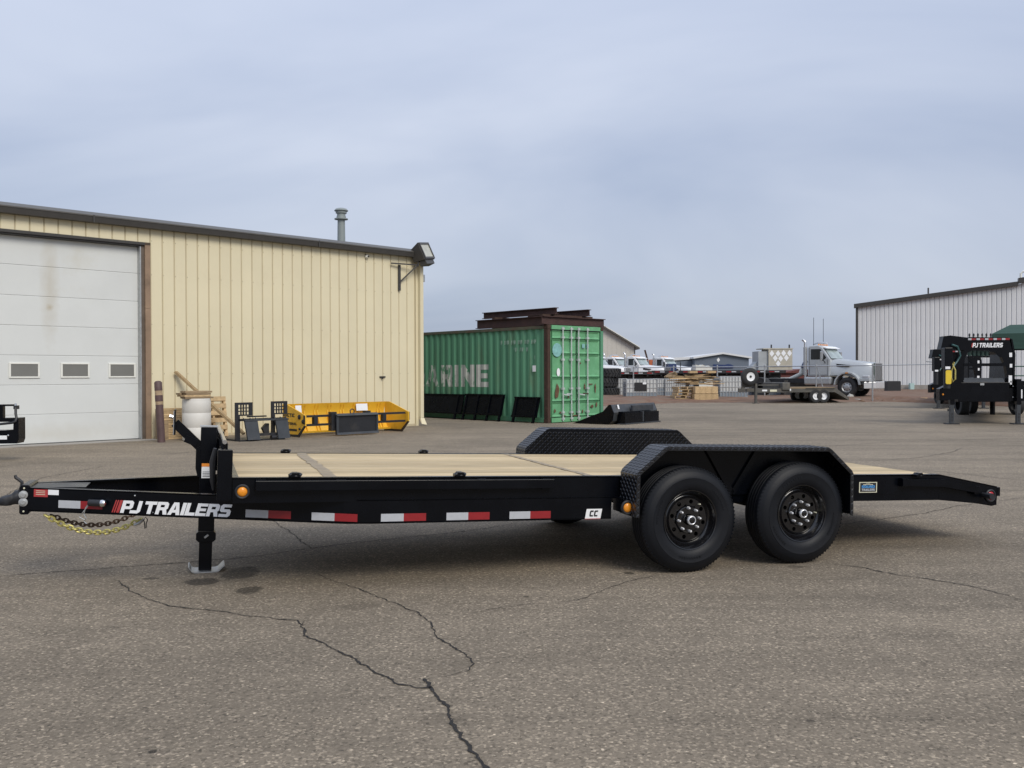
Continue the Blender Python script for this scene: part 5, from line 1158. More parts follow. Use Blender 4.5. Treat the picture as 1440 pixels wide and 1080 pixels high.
# ================================================================== FLATBED SEMI TRAILERS
def flatbed(label, L_, group='flatbed trailers parked behind the fence'):
    o = thing('flatbed_semi_trailer', label, 'trailer', group=group)
    MB().box(0, L_, 0, 2.5, 1.38, 1.52).build('deck', M_woodd, o)
    MB().box(0, L_, -.04, 0, 1.33, 1.53).build('side_rail', M_matte, o)
    for y in (.6, 1.7): MB().box(.2, L_ - .2, y, y + .12, .95, 1.38).build('main_beam', M_matte, o)
    n_ = int(L_ / .95)
    for i in range(n_):
        x_ = .2 + i * .95
        MB().box(x_, x_ + .33, -.046, -.041, 1.40, 1.47).build('red_reflective_tape', M_taper, o); MB().box(x_ + .36, x_ + .66, -.046, -.041, 1.40, 1.47).build('white_reflective_tape', M_tapew, o)
        MB().box(x_, x_ + .09, 0, 2.5, 1.22, 1.378).build('cross_sill', M_matte, o)
    for s_ in (L_ - 1.0, L_ - 2.3):
        for y in (.02, 1.98):
            b = MB(); b.lathe([(.2, 0), (.28, .02), (.3, .04), (.5, .0), (.52, .05), (.52, .45), (.5, .5), (.2, .5)], 24, 'Y', (s_, y, .52)); w_ = b.build('wheel', M_trr, o, smooth=35); MB().lathe([(.001, .05), (.1, .05), (.12, .09), (.26, .1)], 20, 'Y', (s_, y, .52)).build('rim', M_zinc, w_)
    for y in (.3, 2.1): MB().box(.9, 1.05, y, y + .12, .1, 1.38).build('landing_leg', M_matte, o)
    return o
f1 = flatbed('long flatbed semi trailer with reflective tape beneath the white trucks', 6.2); p = G(869, 556.5); f1.location = (p.x, p.y + 1.0, .05); f1.rotation_euler = (0, 0, .10)
f2 = flatbed('flatbed semi trailer carrying the placarded steel bin', 8.9); p = G(928, 556.5); f2.location = (p.x - .3, p.y + 1.6, .13); f2.rotation_euler = (0, 0, -.05)
# placarded bin on the second flatbed
M_bin = mat('beige_steel_bin', (.42, .39, .32), rough=.6, var=.15, scale=3, dirt=(.3, .26, .2), dirtamt=.25)
M_bing = mat('grey_steel_bin', (.33, .35, .36), rough=.6, var=.12, scale=3)
bp_ = D(1095, 514, 55.5); bn = thing('steel_bin', 'beige steel bin with rows of white diamond placards', 'bin', (bp_.x, bp_.y, 1.65), .05)
b = MB(); b.box(-.62, .84, 0, 1.3, 0, 1.24); b.build('body', M_bin, bn); b = MB(); b.box(-1.2, -.62, .1, 1.3, .0, 1.12); b.build('end_box', M_bing, bn)
b = MB(); b.prism_y([(-1.75, 0), (-1.2, 0), (-1.2, .5)], .3, 1.1); b.build('chute', M_bing, bn)
MB().box(-.95, .88, -.03, 1.33, 1.24, 1.30).build('lid', M_bin, bn)
for x_ in (-.4, .7): MB().box(x_ - .03, x_ + .03, .1, .2, 1.30, 1.52).build('lug', M_matte, bn)
for (x_, z_) in ((-.42, .98), (-.04, .98), (.30, 1.0), (.66, 1.0), (-.21, .70), (.12, .68), (.47, .72), (-.03, .38)):
    b = MB(); b.add([(x_ - .15, -.008, z_), (x_, -.008, z_ - .2), (x_ + .15, -.008, z_), (x_, -.008, z_ + .2)], [(0, 1, 2, 3)]); b.build('diamond_placard', M_white, bn)
MB().box(-.55, .8, -.02, -.001, .18, .23).build('rib', M_bin, bn)
MB().box(-.62, -.55, -.02, -.001, 0, 1.24).build('rib', M_bin, bn)

# ================================================================== TRUCKS
M_alu = mat('polished_aluminium', (.6, .61, .62), rough=.35, metal=.45, var=.06)
def truck(label, paint, rear=5.0, group=None, aerials=True):
    o = thing('semi_truck', label, 'truck', group=group)
    M_gl = MATS.get('windscreen_glass') or mat('windscreen_glass', (.30, .36, .36), rough=.1, var=.3, scale=2)
    M_gd = MATS.get('dark_side_glass') or mat('dark_side_glass', (.02, .022, .024), rough=.1, var=.2)
    Wd = 1.05
    # hood: tapering in plan and height (x forward)
    b = MB(); v = []
    for x_, w_, zt, zb in ((-.95, .98, 2.10, 1.15), (-.3, .92, 2.05, 1.2), (.5, .78, 1.95, 1.0), (1.18, .62, 1.86, .88), (1.25, .56, 1.78, .9)):
        v += [(x_, -w_, zb), (x_, -w_, zt - .28), (x_, -w_ * .82, zt - .06), (x_, 0, zt), (x_, w_ * .82, zt - .06), (x_, w_, zt - .28), (x_, w_, zb)]
    f_ = [(i * 7 + k, i * 7 + k + 1, (i + 1) * 7 + k + 1, (i + 1) * 7 + k) for i in range(4) for k in range(6)] + [(28, 29, 30, 31, 32, 33, 34), (6, 5, 4, 3, 2, 1, 0)]
    b.add(v, f_); b.build('hood', paint, o, smooth=40)
    # cab
    b = MB(); pr_ = [(-2.2, 1.12), (-.95, 1.12), (-.92, 2.05), (-1.38, 2.72), (-1.6, 2.84), (-2.08, 2.82), (-2.2, 2.72)]; b.prism_y(pr_, -Wd, Wd); b.build('cab', paint, o, bevel=.05)
    b = MB(); b.add([(-.935, -.92, 2.09), (-.935, .92, 2.09), (-1.34, .86, 2.675), (-1.34, -.86, 2.675)], [(0, 1, 2, 3)]); 
    for i in range(4): b.v[i] = (b.v[i][0] + .02, b.v[i][1], b.v[i][2] + .015)
    b.build('windscreen', M_gl, o); MB().box(-.955, -.90, -.9, .9, 2.05, 2.085).build('wiper_cowl', M_blackprint, o)
    b = MB(); b.prism_y([(-1.40, 2.70), (-1.12, 2.64), (-1.10, 2.67), (-1.42, 2.79)], -.98, .98); b.build('sun_visor', M_white, o)
    for s_ in (-1, 1):
        y = s_ * (Wd + .006); b = MB(); b.prism_y([(-2.02, 2.05), (-1.22, 2.05), (-1.15, 2.16), (-1.48, 2.63), (-2.02, 2.63)], min(y, y - s_ * .01), max(y, y - s_ * .01)); b.build('side_window', M_gd, o)
        y0, y1 = sorted((s_ * (Wd + .004), s_ * (Wd + .012))); b = MB(); b.box(-2.1, -2.085, y0, y1, 1.2, 2.7); b.box(-1.08, -1.065, y0, y1, 1.15, 2.05); b.box(-2.085, -1.08, y0, y1, 1.19, 1.205); b.build('door_outline', M_greysteel, o)
        y0, y1 = sorted((s_ * (Wd + .004), s_ * (Wd + .03))); MB().box(-2.05, -1.88, y0, y1, 1.68, 1.72).build('door_handle', M_blackprint, o)
        b = MB(); b.box(-1.32, -1.22, min(s_ * 1.3, s_ * 1.5), max(s_ * 1.3, s_ * 1.5), 1.95, 2.5); b.build('mirror', M_chrome, o, bevel=.02); b = MB(); b.tube([(-1.2, s_ * 1.06, 1.85), (-1.2, s_ * 1.3, 2.0), (-1.27, s_ * 1.4, 2.1)], .025, 6); b.build('mirror_arm', M_blackprint, o)
        # fender
        b = MB(); fp = []
        for k in range(9): t = pi * (.02 + .96 * k / 8); fp.append((.02 + .72 * cos(t), .62 + .74 * sin(t)))
        inn = [(x_ * .90 + .002, .62 + (z_ - .62) * .90) for x_, z_ in fp]; ys = sorted((s_ * .60, s_ * 1.18)); b.prism_y(fp + list(reversed(inn)), ys[0], ys[1]); b.build('fender', paint, o, smooth=40)
        MB().box(.72, 1.22, min(s_ * .72, s_ * 1.1), max(s_ * .72, s_ * 1.1), .84, 1.0).build('fender_front', paint, o, bevel=.03)
        b = MB(); b.box(.80, 1.16, min(s_ * .76, s_ * 1.06), max(s_ * .76, s_ * 1.06), 1.0, 1.17); b.build('headlight', M_tapew, o, bevel=.05)
        y0, y1 = sorted((s_ * .55, s_ * 1.12)); MB().box(-2.4, -.85, y0, y1, .62, 1.10).build('fuel_tank', M_zinc, o, bevel=.1)
        MB().box(-.05, .1, min(s_ * 1.185, s_ * 1.19), max(s_ * 1.185, s_ * 1.19), 1.28, 1.33).build('marker_light', M_amber, o)
        # front wheel
        y0 = s_ * 1.1; b = MB(); a = -1 if s_ > 0 else 1
        b.lathe([(.27, .02 * a), (.30, .0), (.42, -.01 * a), (.50, .03 * a), (.53, .06 * a), (.53, .26 * a), (.5, .3 * a), (.3, .3 * a)], 32, 'Y', (0, y0, .53)); w_ = b.build('wheel', M_trr, o, smooth=35)
        b = MB(); b.lathe([(.001, .0), (.08, .0), (.09, .03 * a), (.16, .05 * a), (.24, .06 * a), (.28, .01 * a)], 28, 'Y', (0, y0, .53)); b.build('rim', M_zinc, w_, smooth=35)
        for k in range(8): t = 2 * pi * k / 8; MB().lathe([(.001, -.001 * a), (.03, -.001 * a), (.03, .02 * a)], 8, 'Y', (.2 * cos(t), y0 + .045 * a, .53 + .2 * sin(t))).build('rim_hole', M_blackprint, w_)
        if s_ > 0: continue
        b = MB(); b.tube([(-2.36, s_ * .98, .9), (-2.36, s_ * .98, 3.0), (-2.42, s_ * .98, 3.1), (-2.52, s_ * .98, 3.18)], .075, 10); b.build('exhaust_stack', M_chrome, o, smooth=40)
        b = MB(); b.tube([(-2.36, s_ * .98, 1.2), (-2.36, s_ * .98, 2.75)], .11, 10); b.build('stack_guard', M_zinc, o, smooth=40)
        b = MB(); b.prism_y([(-.75, 1.82), (.2, 1.72), (.05, 1.62), (-.6, 1.64)], min(s_ * .93, s_ * .95), max(s_ * .93, s_ * .95)); b.build('hood_vent', M_matte, o)
    b = MB(); b.box(1.24, 1.30, -.52, .52, .86, 1.80); gr = b.build('grille', M_blackprint, o); b = MB()
    for i in range(7): y = -.44 + .88 * i / 6; MB().box(1.295, 1.315, y - .035, y + .035, .9, 1.76).build('grille_bar', M_zinc, gr)
    b = MB()
    for q in ((-.58, -.5, .84, 1.82), (.5, .58, .84, 1.82)): MB().box(1.25, 1.34, q[0], q[1], q[2], q[3]).build('grille_surround', M_chrome, gr)
    MB().box(1.25, 1.34, -.5, .5, 1.77, 1.83).build('grille_surround', M_chrome, gr)
    b = MB(); b.add([(.95, -1.2, .45), (1.42, -.7, .45), (1.42, .7, .45), (.95, 1.2, .45), (.95, -1.2, .82), (1.42, -.7, .82), (1.42, .7, .82), (.95, 1.2, .82)], [(0, 1, 2, 3), (7, 6, 5, 4), (0, 4, 5, 1), (1, 5, 6, 2), (2, 6, 7, 3), (3, 7, 4, 0)]); b.build('bumper', M_alu, o, bevel=.03)
    for y in (-.42, .34): MB().box(-rear - 2, 1.0, y, y + .08, .75, 1.0).build('chassis_rail', M_matte, o)
    for s_ in (-rear, -rear - 1.35):
        for y in (-1.15, .6):
            b = MB(); b.lathe([(.2, .02), (.3, .05), (.5, .0), (.53, .05), (.53, .5), (.5, .55), (.2, .53)], 24, 'Y', (s_, y, .53)); w_ = b.build('wheel', M_trr, o, smooth=35)
    for i, y in enumerate((-.6, -.3, 0, .3, .6)): MB().lathe([(.06, 0), (.05, .06), (.001, .09)], 8, 'Z', (-1.75, y, 2.84)).build('roof_light', M_amber, o)
    b = MB(); b.tube([(-2.1, -.5, 2.92), (-1.8, -.5, 3.0), (-1.3, -.4, 2.98)], .05, 8); b.build('air_horn', M_chrome, o)
    for y in ((-.7, .7) if aerials else ()): b = MB(); b.tube([(-2.0, y, 2.82), (-2.0, y, 4.4)], .014, 5); b.build('antenna', M_matte, o)
    return o
M_silver = mat('silver_blue_truck_paint', (.44, .465, .48), rough=.3, metal=.25, var=.06, scale=2)
M_whitep = mat('white_truck_paint', (.68, .69, .7), rough=.3, var=.04)
tA = truck('silver day cab semi truck with chrome grille and tall exhaust stack', M_silver)
p = D(1204, 556, 50.0); tA.location = (p.x + .25, p.y + 1.0, .15); tA.rotation_euler = (0, 0, radians(-40))
labels = ['white semi truck cab closest to the stacked tractor tyres', 'white semi truck between two other white trucks, below the crane', 'white semi truck parked beside the dark blue cab', 'white semi truck farthest from the container, beside white tarp bales']
for i, (px, dep) in enumerate(((855, 80), (882, 84), (912, 82), (951, 86))):
    t = truck(labels[i], M_whitep, aerials=False) if i == 0 else copy_tree(tB)
    if i == 0: tB = t
    t['label'] = labels[i]; t['group'] = 'white trucks parked in a row'
    p = D(px, 530, dep); t.location = (p.x + .5, p.y, .16); t.rotation_euler = (0, 0, radians(-30 - 2 * i))
# crane jib pieces seen above the cabs
M_ocr = mat('orange_crane_paint', (.42, .11, .04), rough=.5, var=.15)
p = D(915, 506, 95); cj = thing('crane_boom', 'orange folded truck crane boom above the white cabs', 'crane', (p.x, p.y, 0))
MB().box(-.15, .15, -.15, .15, 0, 2.9).build('mast', M_ocr, cj); b = MB(); b.beam((-.9, 0, 2.75), (2.2, 0, 2.8), .22, .22); b.build('boom', M_ocr, cj); b = MB(); b.beam((-.3, 0, 2.8), (-.6, 0, 3.9), .16, .16); b.build('jib', M_rust, cj)
M_navy = mat('navy_blue_paint', (.02, .04, .12), rough=.4, var=.1)
p = D(946, 512, 84); o = thing('blue_cab', 'dark blue cab guard standing between the white trucks', 'truck cab', (p.x, p.y, 0))
MB().box(-.35, .35, 0, 1.6, .9, 2.35).build('body', M_navy, o); b = MB(); b.tube([(-.75, -.02, .9), (-.75, -.02, 2.45), (-.6, -.02, 2.6), (.65, -.02, 2.6), (.7, -.02, 2.4), (.7, -.02, .9)], .04, 6); b.build('guard_rail', M_matte, o)
M_tarp = mat('white_tarp', (.6, .6, .55), rough=.7, var=.15, scale=2)
p = D(985, 516, 78); o = thing('wrapped_bales', 'white tarp wrapped load beside the last white truck', 'tarp', (p.x, p.y, 0))
b = MB(); pr_ = [(-.6, 0)]; 
for i in range(9): pr_.append((-.6 + .15 * i + .3, 2.15 - .04 * i + (.08 if i % 2 else 0)))
b.prism_y([(-.4, 0), (-.4, 2.2), (0, 2.12), (.2, 2.2), (.5, 2.05), (.7, 2.12), (1.0, 1.95), (1.05, 0)], 0, 1.5); b.build('load', M_tarp, o)
MB().box(-.5, 1.2, -.05, 1.6, -.02, .1).build('base', M_woodd, o)

# ================================================================== GREY EQUIPMENT TRAILER IN FRONT OF THE TRUCK
p0 = G(1062, 567.5); p1 = G(1192, 563.5); ea = atan2(p1.y - p0.y, p1.x - p0.x)
et = thing('equipment_trailer', 'low grey equipment trailer with white wheels parked along the fence', 'trailer', p0, radians(10))
M_etr = mat('weathered_grey_trailer', (.075, .072, .065), rough=.7, var=.3, scale=4, dirt=(.16, .14, .11), dirtamt=.35)
Ls = 4.85
b = MB(); b.box(.0, Ls - .75, 0, .1, .52, .70); b.build('side_beam', M_etr, et); MB().box(.0, Ls - .75, 1.9, 2.0, .52, .70).build('side_beam', M_etr, et)
b = MB(); b.box(1.6, Ls - .75, 0, 2.0, .70, .76); b.build('deck', M_woodd, et)
b = MB(); b.add([(Ls - .75, 0, .52), (Ls, 0, .12), (Ls, 2, .12), (Ls - .75, 2, .52), (Ls - .75, 0, .76), (Ls, 0, .24), (Ls, 2, .24), (Ls - .75, 2, .76)], [(0, 3, 2, 1), (4, 5, 6, 7), (0, 1, 5, 4), (1, 2, 6, 5), (2, 3, 7, 6), (3, 0, 4, 7)]); b.build('dovetail', M_etr, et)
MB().box(1.35, 1.75, -.08, 2.05, .62, 1.0).build('tool_box', M_etr, et, bevel=.04)
MB().box(.25, 1.4, .2, .3, .85, .90).build('tongue_rail', M_etr, et); MB().box(.0, 1.4, .9, 1.1, .55, .70).build('tongue', M_etr, et)
b = MB(); b.box(.0, .1, -.02, .1, .0, .95); b.build('jack', M_etr, et); MB().box(-.08, .18, -.1, .18, .0, .03).build('jack_foot', M_etr, et)
MB().box(.35, .6, -.012, -.002, .58, .66).build('label', M_white, et); MB().box(.75, 1.1, -.012, -.002, .56, .66).build('label', M_cream, et); MB().box(1.72, 1.78, -.1, -.09, .6, .7).build('reflector', M_white, et)
for s_ in (3.12, 3.52):
    for y in (-.02, 1.8):
        b = MB(); b.lathe([(.17, .0), (.22, -.01), (.30, .0), (.33, .03), (.33, .19), (.3, .22), (.18, .22)], 28, 'Y', (s_, y, .33)); w_ = b.build('wheel', M_trr, et, smooth=35); MB().lathe([(.001, .03), (.05, .03), (.06, .06), (.14, .06), (.18, .0)], 24, 'Y', (s_, y, .33)).build('rim', M_white, w_, smooth=40)
MB().box(2.6, 4.1, -.04, .22, .70, .73).build('fender', M_etr, et)
b = MB(); b.lathe([(.2, .0), (.25, -.02), (.37, .0), (.42, .04), (.42, .2), (.36, .24), (.2, .24)], 32, 'Y', (-.27, -.1, 1.28)); w_ = b.build('spare_wheel', M_trr, et, smooth=35)
MB().lathe([(.001, .03), (.06, .03), (.07, .01), (.16, .02), (.21, -.005)], 24, 'Y', (-.27, -.1, 1.28)).build('rim', M_white, w_, smooth=40); MB().lathe([(.001, .0), (.05, .0), (.05, .04)], 12, 'Y', (-.27, -.1, 1.28)).build('hub', M_blackprint, w_)
b = MB(); b.prism_y([(-.62, .72), (-.1, .80), (.1, .95), (.1, 1.3), (-.62, 1.2)], .12, .18); b.build('spare_bracket', M_etr, et)
# truck bed clutter behind: hose, pump
p = D(1128, 535, 53); o = thing('pump_skid', 'pump skid with blue hose behind the silver cab', 'pump', (p.x, p.y, 0))
MB().box(-1.0, .9, 0, .8, .0, 1.05).build('skid', M_etr, o); b = MB(); b.tube([(-.7, .2, 1.1), (-.3, .2, 1.25), (0, .2, 1.4), (.1, .2, 1.9), (.3, .2, 2.1)], [.09, .12, .14, .1, .07], 8); b.build('hose', M_tarp, o, smooth=50); b = MB(); b.tube([(.05, .1, 1.75), (.15, .1, 2.0), (.3, .1, 2.15)], .1, 8); b.build('hose_end', M_navy, o, smooth=50)
b = MB(); b.tube([(.35, .3, 1.0), (.35, .3, 2.1)], .05, 6); b.build('post', M_matte, o); b = MB(); b.tube([(.35, .3, 1.9), (.7, .3, 1.7), (.6, .3, 1.3), (.9, .3, 1.1)], .02, 5); b.build('cable', M_matte, o)
p = D(1122, 532, 110); o = thing('red_shed', 'low dark red shed far behind the pump skid', 'shed', (p.x, p.y, 0)); M_shed = mat('dark_red_shed', (.12, .035, .03), rough=.7, var=.15)
MB().box(-2, 3.2, 0, 5, 0, 1.5).build('wall', M_shed, o); b = MB(); b.prism_y([(-2.3, 1.5), (3.5, 1.5), (.6, 2.0)], -.3, 5.3); b.build('roof', M_shed, o)

# ================================================================== BUILDINGS BEYOND
M_whsid = mat('white_ribbed_siding', (.60, .61, .615), rough=.55, var=.04, scale=.6, rnd=.03)
M_whdark = mat('siding_groove', (.5, .51, .52), rough=.7, var=.1)
# right: big white gable wall
c0 = D(1205.5, 546, 74.0); rb = thing('white_warehouse', 'large white ribbed metal warehouse with dark roof edge', 'building', (c0.x, c0.y, .15), radians(-22))
slope = .118; e0 = 6.62; PWD = .33
b = MB(); b.prism_y([(0, .35), (30, .35), (30, e0 + 15 * slope), (15, e0 + 15 * slope), (0, e0 - .02)], .04, 26); b.build('wall_core', M_whdark, rb)
MB().box(-.05, 30, -.02, .3, -.3, .36).build('foundation', M_conc, rb)
i = 0; x = .02
while x < 17:
    st_ = .0 if x < 11.35 else .22
    b = MB(); b.add([(x, .035, .36), (x + PWD - .03, .035, .36), (x + PWD - .03, .035, e0 + (x + PWD) * slope + st_), (x, .035, e0 + x * slope + st_), (x + .03, 0, .36), (x + PWD - .08, 0, .36), (x + PWD - .08, 0, e0 + (x + PWD) * slope + st_), (x + .03, 0, e0 + x * slope + st_)], [(4, 5, 6, 7), (0, 4, 7, 3), (5, 1, 2, 6)]); b.build('wall_panel', M_whsid, rb); x += PWD
b = MB(); b.add([(-.25, -.25, e0 - .12), (11.35, -.25, e0 + 11.35 * slope - .12), (11.35, .3, e0 + 11.35 * slope - .12), (-.25, .3, e0 - .12), (-.25, -.25, e0 + .2), (11.35, -.25, e0 + 11.35 * slope + .2), (11.35, .3, e0 + 11.35 * slope + .2), (-.25, .3, e0 + .2)], [(0, 3, 2, 1), (4, 5, 6, 7), (0, 1, 5, 4), (1, 2, 6, 5), (2, 3, 7, 6), (3, 0, 4, 7)]); b.build('rake_trim', M_bronze, rb)
b = MB(); z0 = e0 + 11.35 * slope; z1 = e0 + 30 * slope
b.add([(11.35, -.3, z0 + .05), (20, -.3, z0 + .05 + 8.65 * slope), (20, .3, z0 + .05 + 8.65 * slope), (11.35, .3, z0 + .05), (11.35, -.3, z0 + .45), (20, -.3, z0 + .45 + 8.65 * slope), (20, .3, z0 + .45 + 8.65 * slope), (11.35, .3, z0 + .45)], [(0, 3, 2, 1), (4, 5, 6, 7), (0, 1, 5, 4), (1, 2, 6, 5), (2, 3, 7, 6), (3, 0, 4, 7)]); b.build('rake_trim', M_bronze, rb)
b = MB(); b.box(-.12, .06, -.08, .1, .36, e0); b.build('corner_trim', M_bronze, rb)
b = MB(); b.tube([(5.2, .6, e0 + .9), (5.2, .6, e0 + 1.35)], .06, 8); b.build('roof_pipe', M_bronze, rb)
b = MB(); b.tube([(11.6, .6, z0 + .3), (11.6, .6, z0 + .85), (11.75, .6, z0 + 1.0), (12.0, .6, z0 + .95)], .08, 8); b.build('roof_pipe', M_frame, rb)
p = D(1283, 548, 72); b = MB(); b.cbox(-.16, .16, 0, .3, -.1, .5, .03); o = b.build('utility_pedestal', mat('pale_teal_plastic', (.36, .5, .48), rough=.5, var=.06), None); o.location = (p.x, p.y, .15); tag(o, 'pale teal utility pedestal in front of the white warehouse', 'utility box')
p = D(1259, 547, 66); b = MB(); b.cbox(-.55, .4, 0, .6, 0, .75, .05); o = b.build('storage_box', M_matte, None); o.location = (p.x, p.y, .12); tag(o, 'low black box on the ground beyond the truck bumper', 'box')
# middle: beige gable behind the container
M_beige = mat('beige_siding', (.5, .48, .43), rough=.6, var=.04, rnd=.03)
c1 = D(893, 505, 100); mb = thing('beige_barn', 'beige metal building with steep dark gable edge behind the container', 'building', (c1.x, c1.y, 0))
eh = 1.41 + (526 - 487.5) * 100 / F; sl_ = .60
b = MB(); b.prism_y([(0, 0), (0, eh), (-4.6, eh + 4.6 * sl_), (-9.2, eh), (-9.2, 0)], .05, 20); b.build('wall_core', M_whdark, mb)
for i in range(18):
    x_ = -i * .5; b = MB(); b.add([(x_ - .49, 0, 0), (x_, 0, 0), (x_, 0, eh - x_ * sl_), (x_ - .49, 0, eh - (x_ - .49) * sl_)], [(0, 1, 2, 3)]); 
    if x_ > -4.2: b.build('wall_panel', M_beige, mb)
for s0, s1 in (((.45, eh - .27), (-4.6, eh + 4.6 * sl_)),):
    b = MB(); b.add([(s0[0], -.5, s0[1]), (s1[0], -.5, s1[1]), (s1[0], 20, s1[1]), (s0[0], 20, s0[1]), (s0[0], -.5, s0[1] + .22), (s1[0], -.5, s1[1] + .26), (s1[0], 20, s1[1] + .26), (s0[0], 20, s0[1] + .22)], [(0, 3, 2, 1), (4, 5, 6, 7), (0, 1, 5, 4), (1, 2, 6, 5), (2, 3, 7, 6), (3, 0, 4, 7)]); b.build('roof', M_bronze2, mb)
    b = MB(); b.add([(s0[0] + .02, -.53, s0[1] + .16), (s1[0], -.53, s1[1] + .20), (s1[0], -.53, s1[1] + .29), (s0[0] + .02, -.53, s0[1] + .25), (s0[0] + .02, -.49, s0[1] + .16), (s1[0], -.49, s1[1] + .20), (s1[0], -.49, s1[1] + .29), (s0[0] + .02, -.49, s0[1] + .25)], [(0, 1, 2, 3), (7, 6, 5, 4), (3, 2, 6, 7), (0, 4, 5, 1), (0, 3, 7, 4)]); b.build('fascia', M_frame, mb)
MB().box(-.08, .02, -.03, .08, 0, eh).build('corner_trim', M_bronze, mb)
# far blue-grey building with white roof
M_bluew = mat('blue_grey_siding', (.115, .14, .18), rough=.6, var=.06); M_whroof = mat('white_roof', (.62, .63, .64), rough=.5, var=.05)
c2 = D(1016, 525, 150); fb = thing('blue_grey_building', 'far blue grey gabled building with white roof', 'building', (c2.x, c2.y, 0))
k2 = 150 / F; hw0, hw1 = -39 * k2, 37 * k2; er = 1.41 + (525.5 - 503.5) * k2; rh = 1.41 + (525.5 - 497.5) * k2
b = MB(); b.prism_y([(hw0, 0), (hw1, 0), (hw1, er), (0, rh), (hw0, er)], 0, 24); b.build('wall', M_bluew, fb)
for a, c in (((hw0 - .3, er - .05), (0, rh)), ((0, rh), (hw1 + .4, er - .05))):
    b = MB(); b.prism_y([a, c, (c[0], c[1] + .28), (a[0], a[1] + .28)], -.5, 24); b.build('roof', M_whroof, fb)
b = MB(); b.prism_y([(-9.3, er - .4), (hw0, er - .1), (hw0 + 2.2, er + .45), (hw0, er + .30), (-9.3, er + .1)], 2, 22); b.build('roof_wing', M_whroof, fb)
MB().box(-9.2, hw0, 2.2, 20, 0, er - .3).build('wing_wall', M_bluew, fb)
b = MB(); b.add([(-1.25, -.05, rh - 1.5), (-.8, -.05, rh - .95), (-.35, -.05, rh - .4 - .1), (-.75, -.05, rh - 1.2)], [(0, 1, 2, 3)]); b.v = [(-.95, -.05, rh - 1.3 + .35), (-.65, -.05, rh - .55), (-.4, -.05, rh - .95), (-.7, -.05, rh - 1.35)]; b.build('white_sign', M_white, fb)
b = MB(); b.prism_y([(-1.55, rh - 2.3), (1.7, rh - 2.3), (1.75, rh - 1.9), (1.4, rh - 1.7), (.9, rh - 1.6), (.3, rh - 1.75), (-1.5, rh - 1.65)], -.12, -.04); b.build('blue_sign', M_navy, fb)
p = D(1060, 518, 100); o = thing('panel_trailer', 'grey box trailer with white panels behind the spare wheel', 'trailer', (p.x, p.y, 0)); MB().box(-.9, 1.6, 0, 2, .5, 2.05).build('body', M_bing, o)
for x_ in (-.75, .1): MB().box(x_, x_ + .62, -.02, -.001, 1.3, 1.75).build('white_panel', M_white, o)
MB().box(-.8, 1.5, .1, 1.9, 0, .5).build('undercarriage', M_matte, o)

